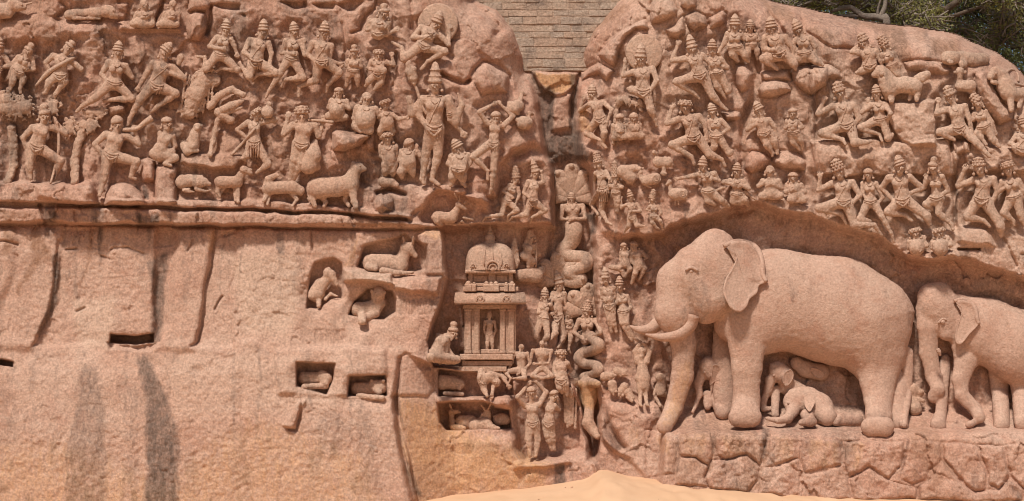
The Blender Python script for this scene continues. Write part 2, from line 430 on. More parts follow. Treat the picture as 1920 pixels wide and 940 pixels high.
# rock top left and tree grounds
boulder([(1480, 230), (1500, 130), (1560, 90), (1640, 110), (1660, 230), (1600, 330), (1520, 320)], 22, 18, 'T1', STONE)
boulder([(1500, 90), (1520, -20), (1650, -30), (1690, 60), (1620, 95)], 14, 12, 'T1', STONE)
add([(960, 210), (1440, 215), (1440, 250), (960, 250)], 12, 4, fr='T1')
add([(0, 150), (200, 150), (480, 170), (920, 160), (930, 230), (560, 330), (0, 340)], 8, 10, fr='T1')
groove([(950, 10), (1050, 20), (1010, 160), (950, 180)], 10, 4, 'T1'); groove([(1310, 10), (1270, 120), (1230, 210)], 12, 3, 'T1')
groove([(490, 10), (540, 60), (440, 140), (480, 170)], 8, 4, 'T1')
for a in ([(245, 40), (330, 15), (460, 35), (470, 80), (320, 60)], [(790, 20), (1000, 10), (1010, 60), (900, 70)], [(1060, 40), (1230, 15), (1220, 70), (1120, 75)], [(1240, 30), (1390, -10), (1450, 20), (1390, 110), (1330, 90)]):
    add(a, -14, 3, fr='T2')
groove([(1560, 0), (1540, 80), (1480, 130), (1440, 250), (1370, 270)], 9, 3, 'T2')
groove([(240, 60), (230, 160), (200, 270)], 16, 4, 'T2')
groove([(1290, 180), (1310, 300), (1300, 480)], 5, 2.5, 'T2')
groove([(340, 440), (345, 640), (335, 690)], 9, 4, 'T3'); groove([(470, 0), (480, 150), (470, 230)], 6, 3, 'T3')
lay([(600, 210), (830, 205), (1080, 210), (1080, 230), (850, 245)], 0, 4, 0.5, 'T3') if False else None
add([(0, 300), (320, 305), (310, 320), (0, 320)], 0, 3, fr='T3')
groove([(985, 20), (1080, 110), (1180, 240), (1150, 270)], 16, 7, 'T3')
# animal niches in the block
lay([(583, 510), (592, 492), (625, 484), (640, 494), (645, 530), (640, 560), (620, 562), (600, 578), (576, 578), (578, 560)], -20, 3, 0.4)
lay([(672, 500), (684, 462), (745, 446), (760, 440), (770, 452), (800, 460), (800, 505), (770, 512), (690, 512)], -26, 4, 0.5)
lay([(655, 590), (664, 565), (690, 542), (735, 545), (742, 560), (742, 585), (720, 600), (662, 592)], -24, 3, 0.4)
add([(645, 505), (735, 508), (738, 532), (700, 528), (645, 530)], 26, 4)
add([(738, 520), (825, 522), (818, 552), (770, 548), (740, 540)], 20, 4)
add([(780, 440), (830, 435), (828, 518), (800, 515), (800, 470)], 10, 4)
lay([(556, 680), (628, 682), (624, 712), (612, 740), (556, 724)], 8, 2, 0.3)
lay([(655, 706), (722, 704), (726, 742), (652, 742)], 12, 2.5, 0.3)
for k in range(12): groove([(592 + 5 * k, 620), (590 + 5 * k, 645)], 3, 1.5)
for k in range(14): groove([(745 + 5 * k, 560), (743 + 5 * k, 590)], 3, 1.5)
boulder([(746, 672), (760, 663), (800, 668), (812, 690), (815, 730), (800, 744), (748, 742)], 5, 6, cut=2)
groove([(748, 672), (745, 740)], 10, 3)
# --- plinth blocks under the elephants ------------------------------------------------------------
PL = []
up = [[(60, 150), (330, 170), (330, 250), (350, 400), (330, 580), (70, 640), (60, 400)], [(390, 180), (720, 150), (735, 300), (725, 430), (690, 490), (575, 400), (390, 390), (370, 300)],
      [(770, 150), (1090, 110), (1250, 130), (1280, 180), (1190, 500), (1070, 385), (850, 440), (780, 390), (745, 290)], [(1330, 150), (1570, 180), (1580, 410), (1350, 490), (1290, 420)],
      [(340, 600), (380, 410), (570, 405), (690, 495), (640, 600), (680, 700), (330, 690)], [(730, 440), (860, 450), (1060, 400), (1190, 520), (1180, 640), (1060, 780), (690, 720), (650, 600)],
      [(1210, 520), (1350, 500), (1590, 415), (1620, 560), (1600, 800), (1200, 790)]]
for q in up: PL.append(fx('S5', q))
for q in ([(-60, 220), (165, 240), (190, 460), (0, 500), (-150, 540), (-190, 400), (-180, 210)], [(200, 240), (780, 240), (760, 460), (640, 590), (460, 490), (280, 595), (215, 450)],
          [(830, 230), (1130, 250), (1130, 410), (1010, 510), (980, 620), (860, 660), (760, 600), (790, 430)], [(1150, 250), (1450, 270), (1560, 560), (1550, 700), (1460, 710), (1360, 640), (1160, 400)],
          [(1480, 260), (1720, 270), (1770, 560), (1700, 690), (1590, 650), (1570, 540)], [(-150, 560), (190, 480), (260, 610), (290, 800), (-160, 800)], [(280, 610), (460, 510), (640, 610), (800, 670), (900, 700), (890, 800), (310, 800)],
          [(990, 640), (1140, 420), (1340, 650), (1460, 725), (1580, 700), (1690, 705), (1780, 590), (1900, 690), (1900, 810), (920, 810), (920, 680)], [(1740, 260), (2000, 250), (2500, 400), (2500, 800), (1920, 700), (1790, 570)],
          [(2020, 250), (2700, 260), (2700, 820), (2120, 820)]):
    PL.append(fx('S6', q))
PLB = []
for q in PL:
    n0 = NEXT[0]
    boulder(q, 2.5 + 4 * ((len(PLB) * 7) % 3) / 2, 9, 'O', 'plinth_block', 2.6, 1.1, 2.4)
    PLB.append(NEXT[0])
# --- skyline: the crest rounds away from the viewer ---------------------------------------------------
CREST = [(-600, -140), (1330, -140), (1400, -30), (1440, 0), (1480, 8), (1510, 15), (1560, 26), (1620, 38), (1672, 46), (1720, 50), (1770, 58), (1800, 66), (1830, 82), (1870, 98), (1900, 120), (1922, 145), (1960, 180), (2060, 250), (2200, 330), (2330, 480), (2390, 700), (2400, 1400), (-600, 1400)]
sdS = -poly_sd(CREST, X + 2.5 * W1, Y + 2.5 * W2)
tS = np.clip(1 - (sdS - 2) / 55.0, 0, 1.15)
D -= np.where(tS < 1, 150 * (1 - np.sqrt(np.clip(1 - np.minimum(tS, 1) ** 2, 0, 1))), 150 + 900 * (tS - 1))
VIS = sdS > -5.9
_gx, _gy = np.gradient(sdS, GS)
_out = np.where(sdS < 0, -sdS, 0)
_gl = np.sqrt(_gx ** 2 + _gy ** 2) + 1e-6
PXS, PYS = X + _out * _gx / _gl, Y + _out * _gy / _gl      # outermost vertices pulled on to the crest line
D = np.where(sdS < 0, -150 - 6 * _out, D)
# --- figures stand in slightly hollowed grounds; rough dressing of the surface ---------------------------
rough = 0.4 + 0.6 * sstep(-0.4, 0.5, fbm(X, Y, 120, 41, 2))
plain = sstep(425, 440, Y) * sstep(838, 828, X)
rough = rough * (1 - .35 * plain)
calm = (1 - .55 * sstep(1180, 1300, X) * sstep(480, 430, Y)) * (1 - .25 * sstep(1050, 950, X))
D += calm * (1 - .5 * plain) * (2.4 * fbm(X, Y, 26, 42, 3)) + calm * 4.5 * fbm(X, Y, 60, 47, 2) * (1 - .6 * plain) + 2.0 * rough * fbm(X, Y, 9, 43, 2) + 1.1 * rough * fbm(X, Y, 4.5, 46, 1)
def facets(cell, seed, tilt):
    r = np.random.RandomState(seed)
    n1, n2 = int(3300 / cell) + 4, int(1300 / cell) + 4
    jx, jy = r.rand(n1, n2), r.rand(n1, n2); ta, tb, hh = [r.uniform(-1, 1, (n1, n2)) for _ in range(3)]
    xx, yy = X + .35 * cell * W1 + .2 * cell * fbm(X, Y, 18, seed, 2) + 620, Y + .35 * cell * W2 + .2 * cell * fbm(X, Y, 18, seed + 3, 2) + 160
    ci, cj = (xx / cell).astype(int), (yy / cell).astype(int)
    best = np.full(X.shape, 1e9, np.float32); out = np.zeros_like(X)
    for a in (-1, 0, 1):
        for b in (-1, 0, 1):
            i, j = np.clip(ci + a, 0, n1 - 1), np.clip(cj + b, 0, n2 - 1)
            dx, dy = xx - (ci + a + jx[i, j]) * cell, yy - (cj + b + jy[i, j]) * cell
            d2 = dx * dx + dy * dy
            h = tilt * (ta[i, j] * dx + tb[i, j] * dy) + tilt * cell * .35 * hh[i, j]
            m = d2 < best
            out = np.where(m, h, out); best = np.where(m, d2, best)
    return out
hard = (1 - .55 * plain) * calm * .85
D += hard * (facets(62, 201, .11) + .6 * facets(30, 202, .12) * sstep(-.2, .4, fbm(X, Y, 150, 203, 2)))
comb = sstep(.1, .4, fbm(X, Y, 130, 204, 2))
D += .9 * comb * vnoise(X + .4 * Y, Y - .4 * X, 3.4, 205) * (np.abs(vnoise(X, Y, 40, 206)) + .3)
fac = fbm(X + .6 * Y, Y - .3 * X, 46, 48, 2); D += 3.0 * np.abs(fac) * (1 - .4 * plain) 
D += 0.8 * np.minimum(0, fbm(X, Y, 7, 45, 1) + 0.1) * 3 * rough
# keep the smooth field for seating the carvings
def blur(a, n):
    k = n
    for ax in (0, 1):
        c = np.cumsum(np.pad(a, [(k + 1, k) if i == ax else (0, 0) for i in (0, 1)], mode='edge'), axis=ax, dtype=np.float64)
        a = ((c[2 * k + 1:] - c[:-2 * k - 1]) if ax == 0 else (c[:, 2 * k + 1:] - c[:, :-2 * k - 1])) / (2 * k + 1)
    return a.astype(np.float32)
DB = blur(blur(D, 4), 4)
def wall(px, py, f=None):
    a = DB if f is None else f
    u = np.clip((np.asarray(px, np.float32) - gx[0]) / GS, 0, len(gx) - 1.01); v = np.clip((np.asarray(py, np.float32) - gy[0]) / GS, 0, len(gy) - 1.01)
    i, j = u.astype(int), v.astype(int); a1, b1 = u - i, v - j
    return (a[i, j] * (1 - a1) + a[i + 1, j] * a1) * (1 - b1) + (a[i, j + 1] * (1 - a1) + a[i + 1, j + 1] * a1) * b1
# --- stains: black water marks (R), ochre patches (G), red iron wash (B) ------------------------------------
ST = np.zeros(X.shape + (4,), np.float32); ST[..., 3] = 0
def stain(ch, poly, v=1.0, w=6, fr='O', line=False):
    poly = fx(fr, poly)
    s = box_of(poly, 3 * w + 16)
    xx, yy = X[s] + 7 * W1[s], Y[s] + 7 * W2[s]
    t = np.exp(-(line_sd(poly, xx, yy) / w) ** 2) if line else sstep(w, -w, poly_sd(poly, xx, yy))
    ST[s + (ch,)] = np.maximum(ST[s + (ch,)], v * t)
stain(0, [(255, 668), (275, 668), (292, 700), (298, 740), (322, 770), (336, 800), (330, 850), (338, 1000), (272, 1000), (275, 800), (276, 740), (258, 700)], 0.82, 7)
stain(0, [(152, 690), (184, 690), (196, 760), (200, 850), (200, 1000), (122, 1000), (128, 860), (136, 780)], 0.5, 10)
stain(0, [(276, 490), (318, 470), (310, 560), (300, 640), (282, 640), (284, 560)], 0.8, 6)
stain(0, [(280, 500), (292, 492), (300, 530), (280, 530)], 0.9, 6)
stain(0, [(185, 424), (196, 424), (192, 470), (186, 505)], 0.75, 4)
stain(0, [(98, 480), (110, 470), (112, 520), (100, 575), (76, 630), (70, 622), (92, 560)], 0.85, 5)
stain(0, [(82, 388), (103, 388), (103, 420), (80, 420)], 0.85, 4); stain(0, [(255, 398), (300, 400), (298, 420), (255, 420)], 0.8, 5)
stain(0, [(170, 388), (195, 388), (195, 420), (170, 420)], 0.6, 5); stain(0, [(325, 420), (385, 424), (385, 432), (325, 430)], 0.6, 4)
stain(0, [(515, 440), (530, 436), (532, 480), (516, 480)], 0.7, 5); stain(0, [(265, 345), (276, 345), (278, 375), (266, 372)], 0.9, 3)
stain(0, [(84, 425), (104, 430), (100, 445), (86, 445)], 0.6, 4); stain(0, [(118, 424), (126, 424), (124, 460), (116, 462)], 0.55, 4); stain(0, [(276, 424), (286, 424), (286, 455), (278, 452)], 0.6, 3)
stain(0, [(-20, 700), (34, 700), (40, 830), (-20, 850)], 0.28, 14); stain(0, [(230, 720), (262, 720), (262, 960), (226, 960)], 0.3, 9); stain(0, [(430, 800), (470, 780), (480, 940), (440, 960)], 0.24, 12)
stain(0, [(342, 840), (380, 850), (372, 920), (346, 940)], 0.25, 9)
stain(0, [(0, 185), (60, 185), (66, 230), (20, 250), (0, 235)], 0.4, 9)
stain(0, [(165, 225), (185, 228), (180, 250), (160, 250)], 0.5, 6)
for q in ([(574, 28), (602, 30), (600, 90), (576, 60)], [(616, 20), (634, 24), (646, 60), (640, 100), (618, 70)], [(505, 20), (520, 30), (520, 52), (506, 50)], [(376, 20), (396, 40), (390, 70), (378, 70)],
          [(735, 160), (742, 160), (742, 200), (734, 200)], [(738, 110), (746, 112), (744, 150), (736, 150)]):
    stain(0, q, 0.42, 6)
stain(0, [(1000, 150), (1030, 160), (1040, 175), (1040, 250), (1020, 260), (1010, 200)], 0.9, 6)
stain(0, [(1066, 135), (1084, 135), (1082, 260), (1070, 260)], 0.85, 5); stain(0, [(1020, 250), (1090, 245), (1108, 300), (1030, 310)], 0.9, 8)
stain(0, [(990, 134), (1004, 134), (1010, 160), (996, 155)], 0.8, 4)
stain(0, [(1030, 300), (1040, 310), (1042, 420), (1030, 430)], 0.55, 5); stain(0, [(1100, 400), (1118, 400), (1116, 440), (1104, 440)], 0.9, 5)
stain(0, [(1084, 440), (1100, 450), (1118, 560), (1100, 560), (1090, 500)], 0.5, 6)
stain(0, [(1076, 620), (1126, 620), (1126, 740), (1078, 720)], 0.4, 6)
stain(0, [(1126, 760), (1140, 775), (1172, 840), (1140, 850), (1128, 810)], 0.55, 6); stain(0, [(1180, 905), (1120, 865)], 0.3, 8, line=True)
stain(0, [(1036, 872), (1056, 872), (1058, 910), (1040, 912)], 0.85, 3); stain(0, [(1062, 868), (1072, 868), (1074, 905), (1064, 905)], 0.4, 4)
stain(0, [(860, 820), (960, 830), (950, 850), (870, 850)], 0.3, 9); stain(0, [(755, 860), (772, 870), (788, 930), (770, 925)], 0.6, 5)
stain(0, [(1400, 400), (1420, 396), (1500, 405), (1560, 425), (1540, 440), (1440, 425)], 0.3, 10)
stain(0, [(1750, 500), (1820, 505), (1930, 530), (1930, 600), (1850, 560), (1770, 530)], 0.35, 14)
stain(0, [(1796, 470), (1820, 470), (1818, 490), (1802, 490)], 0.6, 4); stain(0, [(1788, 300), (1796, 300), (1796, 420), (1788, 420)], 0.6, 4); stain(0, [(1690, 55), (1706, 55), (1700, 90), (1688, 80)], 0.4, 8)
stain(0, [(1430, 800), (1446, 805), (1436, 850), (1425, 875)], 0.7, 4); stain(0, [(1500, 815), (1508, 840), (1512, 880)], 0.45, 5, line=True); stain(0, [(1576, 830), (1590, 880)], 0.6, 5, line=True)
stain(0, [(1700, 830), (1690, 890)], 0.45, 6, line=True); stain(0, [(1268, 820), (1268, 880)], 0.4, 6, line=True); stain(0, [(1336, 820), (1340, 850)], 0.4, 6, line=True); stain(0, [(1415, 810), (1430, 830)], 0.4, 9, line=True)
stain(0, [(1820, 880), (1826, 915)], 0.45, 7, line=True); stain(0, [(1890, 910), (1910, 935)], 0.5, 10, line=True); stain(0, [(1435, 880), (1430, 935)], 0.35, 8, line=True)
stain(2, [(500, 130), (562, 130), (550, 300), (520, 420), (495, 420), (500, 280)], .45, 6, 'E5'); stain(2, [(890, 550), (925, 550), (920, 750), (895, 720)], .8, 3, 'W8'); stain(1, [(150, 620), (215, 560), (205, 700), (140, 850), (80, 860)], .5, 10, 'E5')
stain(2, [(1180, 420), (1400, 400), (1400, 440), (1260, 500), (1190, 470)], .5, 12)
stain(2, [(340, 600), (520, 600), (500, 1010), (350, 1010)], .6, 8, 'B5'); stain(1, [(1290, 490), (1480, 490), (1440, 700), (1330, 700)], .9, 6, 'B4')
for x0, x1, y0, ch, v_ in ((1700, 1728, 58, 3, .9), (1670, 1696, 52, 0, .42), (1590, 1606, 48, 3, .8), (1640, 1664, 56, 0, .3), (1760, 1776, 74, 3, .7), (1730, 1756, 66, 0, .32), (1490, 1510, 30, 0, .4), (1540, 1560, 34, 3, .7), (1800, 1812, 90, 0, .4)):
    stain(ch, [(x0, y0), (x1, y0 + 4), (x1 - 3, y0 + 62), (x0 + 2, y0 + 58)], v_, 5)
# broad patina: browner where the upper rock is never washed, dusty buff on the washed faces
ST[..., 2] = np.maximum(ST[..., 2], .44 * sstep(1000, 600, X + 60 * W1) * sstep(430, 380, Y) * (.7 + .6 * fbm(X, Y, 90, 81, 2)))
ST[..., 2] = np.maximum(ST[..., 2], .26 * sstep(1080, 1140, X) * sstep(470, 430, Y - .2 * np.clip(X - 1600, 0, None)) * (.6 + .8 * fbm(X, Y, 90, 83, 2)))
ST[..., 3] = np.clip(.6 * sstep(1250, 1500, X + 90 * W1 - .3 * Y) * sstep(470, 400, Y - .15 * np.clip(X - 1500, 0, None)) * sstep(40, 130, Y - .25 * np.clip(X - 1500, 0, None)) + .3 * sstep(420, 460, Y) * sstep(850, 700, X) + .5 * sstep(1150, 1230, X) * sstep(1360, 1260, X) * sstep(260, 120, Y), 0, 1)
for k in range(30):
    q = random.Random(700 + k); t_ = q.random(); x0 = 258 + 18 * t_; x1 = 274 + 62 * t_; y0 = 666 + 20 * q.random(); ye = q.uniform(780, 1000)
    stain(0, [(x0, y0), ((x0 + x1) / 2 + 4, 735), (x1, 800), (x1 + q.uniform(-3, 3), ye)], q.uniform(.45, .85), q.uniform(3, 8), line=True)
    x0 = 150 + 40 * t_; x1 = 124 + 76 * t_; y0 = 690 + 60 * q.random()
    stain(0, [(x0, y0), ((x0 + x1) / 2, 780), (x1, 870), (x1 + q.uniform(-3, 3), q.uniform(880, 1000))], q.uniform(.25, .55), q.uniform(3, 9), line=True)
for k in range(46):      # run-off streaks under the shelf line and over the lower wall
    q = random.Random(900 + k); x0 = q.uniform(-20, 820); y0 = q.choice([426, 426, 426, 660, 660]); ln = q.uniform(30, 150) * (1.5 if y0 > 500 else 1)
    stain(0, [(x0, y0), (x0 + q.uniform(-6, 6), y0 + ln * .5), (x0 + q.uniform(-14, 6), y0 + ln)], q.uniform(.14, .42), q.uniform(2.5, 8), line=True)
for k in range(34):
    q = random.Random(1900 + k); x0 = q.uniform(1120, 1900); y0 = q.uniform(20, 420) + .05 * (x0 - 1100); ln = q.uniform(20, 80)
    stain(0, [(x0, y0), (x0 + q.uniform(-5, 5), y0 + ln)], q.uniform(.2, .5), q.uniform(3, 9), line=True)
for k in range(70):
    q = random.Random(2900 + k); x0 = q.uniform(-20, 1000); y0 = q.uniform(0, 330); ln = q.uniform(20, 90)
    stain(0, [(x0, y0), (x0 + q.uniform(-5, 5), y0 + ln)], q.uniform(.2, .5), q.uniform(3, 9), line=True)
# old black algae in mottled, downward-drawn patches
_al = fbm(X, Y * .45, 70, 91, 4, .62)
_m0 = .55 * sstep(1000, 700, X) * sstep(425, 395, Y) + .34 * sstep(1100, 1150, X) * sstep(440, 400, Y - .15 * np.clip(X - 1500, 0, None)) + .34 * sstep(430, 450, Y) * sstep(860, 820, X) + .36 * sstep(1120, 1180, X) * sstep(440, 480, Y)
ST[..., 0] = np.maximum(ST[..., 0], _m0 * sstep(.12, .42, _al))
_rs = fbm(X, Y * .7, 110, 95, 4, .6)
ST[..., 2] = np.maximum(ST[..., 2], .5 * sstep(.15, .4, _rs) * sstep(1120, 1200, X))
# ochre
stain(1, [(752, 740), (860, 770), (880, 810), (980, 840), (1030, 870), (1030, 920), (780, 950), (756, 850)], 0.75, 26)
stain(1, [(1000, 136), (1080, 136), (1074, 160), (1050, 176), (1022, 168)], 1.0, 4); stain(1, [(1086, 200), (1108, 205), (1110, 240), (1090, 250)], 0.7, 6)
stain(1, [(-460, 800), (120, 830), (300, 900), (460, 780), (700, 850), (740, 1000), (-460, 1000)], 0.46, 40)
stain(3, [(430, 480), (560, 470), (575, 560), (540, 640), (450, 620)], .9, 20); stain(3, [(130, 560), (220, 550), (215, 660), (150, 655)], .8, 14); stain(3, [(640, 505), (740, 508), (740, 530), (640, 530)], .8, 6); stain(3, [(300, 660), (560, 655), (700, 760), (320, 800)], .6, 30)
stain(1, [(640, 500), (650, 490), (675, 440), (668, 500)], 0.55, 6); stain(1, [(770, 425), (832, 428), (830, 450), (780, 440)], 0.6, 6); stain(1, [(385, 430), (404, 430), (404, 480), (392, 470)], 0.5, 5)
for q in ([(1275, 812), (1335, 812), (1330, 850), (1280, 850)], [(1350, 815), (1400, 815), (1395, 860), (1356, 860)], [(1452, 815), (1494, 820), (1490, 870), (1455, 870)], [(1515, 820), (1572, 830), (1570, 880), (1520, 880)],
          [(1590, 830), (1630, 830), (1610, 885), (1594, 880)], [(1230, 815), (1256, 820), (1256, 850), (1232, 850)], [(1176, 800), (1200, 800), (1200, 830), (1176, 830)]):
    stain(1, q, 0.4, 9)
# red iron
for q in ([(60, 425), (75, 425), (102, 490), (70, 500), (44, 540), (30, 560), (32, 540), (60, 480)], [(168, 430), (180, 430), (172, 490), (152, 545), (160, 490)], [(5, 425), (30, 425), (16, 480), (2, 480)]):
    stain(2, q, 0.75, 6)
for q in ([(1420, 0), (1480, 10), (1500, 50), (1560, 60), (1640, 90), (1700, 60), (1710, 115), (1600, 70), (1540, 75), (1490, 45), (1440, 40)], [(1560, 30), (1700, 48), (1706, 120), (1680, 120), (1650, 60)], [(1740, 70), (1800, 75), (1805, 110), (1760, 110), (1742, 105)],
          [(1130, 20), (1200, 0), (1190, 12), (1120, 60), (1090, 110), (1100, 70)], [(1418, 190), (1410, 210), (1395, 300), (1388, 300), (1400, 200)], [(1375, 20), (1420, 60), (1418, 110), (1395, 80)]):
    stain(2, q, 0.7, 9)
stain(2, [(1320, 420), (1360, 405), (1420, 395), (1400, 412), (1330, 425)], 0.7, 7); stain(2, [(1560, 440), (1640, 470), (1680, 520), (1650, 540), (1560, 460)], 0.3, 14)
stain(2, [(0, 390), (80, 395), (260, 400), (660, 410), (660, 424), (0, 415)], 0.45, 8); stain(2, [(660, 405), (760, 412), (760, 428), (660, 424)], 0.6, 7)
stain(2, [(90, 20), (120, 20), (110, 45), (92, 40)], 0.6, 6); stain(2, [(400, 20), (420, 30), (410, 55)], 0.4, 6); stain(2, [(770, 870), (830, 860), (850, 930), (780, 945)], 0.4, 12)
stain(2, [(900, 10), (945, 60), (985, 130), (970, 130), (930, 70)], 0.35, 9); stain(2, [(1040, 270), (1080, 180), (1072, 240), (1046, 246), (1036, 190)], 0.4, 8)
stain(2, [(1536, 330), (1560, 330), (1560, 380), (1536, 380)], 0.4, 8); stain(2, [(1560, 150), (1580, 160), (1570, 215), (1556, 210)], 0.4, 7); stain(2, [(1190, 0), (1160, 60), (1100, 120), (1120, 60)], 0.4, 8)

# --- the ground was cut back round every carving, leaving each one standing proud -----------------------------
def hollow():
    Hm = np.zeros_like(D)
    for prims in HOLLOWS:
        A = np.array([q for q in prims if q[9] > 0 and max(q[6], q[7]) > 2.5])
        if not len(A): continue
        pts = np.concatenate([A[:, 0:2], A[:, 3:5]]); s = box_of(pts, 60)
        xx, yy = WX[s], WY[s]
        dd = np.full(xx.shape, 1e6, np.float32)
        for q in A:
            ex, ey = q[3] - q[0], q[4] - q[1]
            t = np.clip(((xx - q[0]) * ex + (yy - q[1]) * ey) / (ex * ex + ey * ey + 1e-6), 0, 1)
            dd = np.minimum(dd, np.hypot(xx - q[0] - ex * t, yy - q[1] - ey * t) - (q[6] + (q[7] - q[6]) * t))
        Hm[s] = np.maximum(Hm[s], 10.0 * sstep(25, 0, dd))
    return Hm

# --- split the relief map into rock objects ---------------------------------------------------------------
def build_rock():
    right_l = LAB.copy()
    base = np.where(LAB > 0, LAB, np.where((poly_sd(TOPGAP, WX, WY) < 2) | (sdC < -1), 3, np.where(X < 1060, 1, 2)))
    pos = P(PXS, PYS, D)
    nx, ny = X.shape
    vid = np.arange(nx * ny).reshape(nx, ny)
    q = np.stack([vid[:-1, :-1], vid[:-1, 1:], vid[1:, 1:], vid[1:, :-1]], -1).reshape(-1, 4)
    ql = base[:-1, :-1].ravel()
    ok = (VIS[:-1, :-1] & VIS[1:, 1:] & VIS[1:, :-1] & VIS[:-1, 1:]).ravel()
    q, ql = q[ok], ql[ok]
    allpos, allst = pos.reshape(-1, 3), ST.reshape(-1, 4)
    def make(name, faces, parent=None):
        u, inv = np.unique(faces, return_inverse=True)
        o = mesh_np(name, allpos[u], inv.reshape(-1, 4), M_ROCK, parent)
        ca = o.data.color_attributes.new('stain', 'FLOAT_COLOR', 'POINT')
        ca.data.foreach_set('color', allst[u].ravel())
        return o
    roots = {}
    for k, nm in ((1, 'cliff'), (2, 'cliff'), (3, 'cleft_rock')):
        roots[k] = tag(make(nm, q[ql == k]), kind='structure')
    for k, nm in PIECES.items():
        f = q[ql == k]
        if len(f) < 4: continue
        cx = gx[(f[:, 0] // ny)].mean()
        make(nm, f, roots[1] if cx < 1060 else roots[2])

# ------------------------------------------------------------------ sand
def build_sand():
    sx = np.concatenate([np.linspace(-60, -12, 13), np.linspace(-11, 11, 261), np.linspace(12, 60, 13)])
    sy = np.concatenate([np.linspace(-120, -8, 20), np.linspace(-7, 4, 141)])
    U, V = np.meshgrid(sx, sy, indexing='ij')
    z = 0.02 * fbm(U * 100, V * 100, 120, 60, 3) + 0.012 * fbm(U * 100, V * 100, 26, 64, 3)
    # sand drifted against the foot of the rock, highest in the mouth of the cleft
    bank = np.interp(U * 100 + 960, [600, 780, 860, 950, 1040, 1100, 1120, 1142, 1180, 1250, 1400, 1550, 1700, 1950, 2600], [0, .03, .12, .2, .28, .38, .54, .55, .44, .38, .24, .15, .12, .09, .05])
    z += bank * (.25 + .75 * sstep(-3.2, -.6, V))
    q = np.random.RandomState(5)
    for k in range(150):      # trodden hollows
        cx, cy, a = q.uniform(-3, 10.5), q.uniform(-3.4, -.6), q.uniform(-.6, .6)
        du, dv = (U - cx) * math.cos(a) + (V - cy) * math.sin(a), -(U - cx) * math.sin(a) + (V - cy) * math.cos(a)
        e = (du / .13) ** 2 + (dv / .26) ** 2
        z += -.022 * np.exp(-e) + .012 * np.exp(-(np.sqrt(e) - 1.5) ** 2 * 3)
    m = bpy.data.materials.new('sand'); m.use_nodes = True
    N, L = m.node_tree.nodes, m.node_tree.links
    b = N['Principled BSDF']; b.inputs['Roughness'].default_value = 0.95; b.inputs['Specular IOR Level'].default_value = 0.1
    geo = N.new('ShaderNodeNewGeometry')
    n1 = N.new('ShaderNodeTexNoise'); n1.inputs['Scale'].default_value = 1.5; n1.inputs['Detail'].default_value = 8
    L.new(geo.outputs['Position'], n1.inputs['Vector'])
    r = N.new('ShaderNodeValToRGB'); r.color_ramp.elements[0].position = 0.3; r.color_ramp.elements[1].position = 0.7
    r.color_ramp.elements[0].color = (0.60, 0.375, 0.228, 1); r.color_ramp.elements[1].color = (0.65, 0.42, 0.265, 1)
    L.new(n1.outputs[0], r.inputs[0]); L.new(r.outputs[0], b.inputs['Base Color'])
    n2 = N.new('ShaderNodeTexNoise'); n2.inputs['Scale'].default_value = 60; n2.inputs['Detail'].default_value = 6
    L.new(geo.outputs['Position'], n2.inputs['Vector'])
    bp = N.new('ShaderNodeBump'); bp.inputs['Strength'].default_value = 0.3; bp.inputs['Distance'].default_value = 0.01
    L.new(n2.outputs[0], bp.inputs['Height']); L.new(bp.outputs[0], b.inputs['Normal'])
    nx, ny = U.shape
    vid = np.arange(nx * ny).reshape(nx, ny)
    q = np.stack([vid[:-1, :-1], vid[1:, :-1], vid[1:, 1:], vid[:-1, 1:]], -1).reshape(-1, 4)
    tag(mesh_np('sand', np.stack([U, V, z], -1).reshape(-1, 3), q, m), kind='structure')
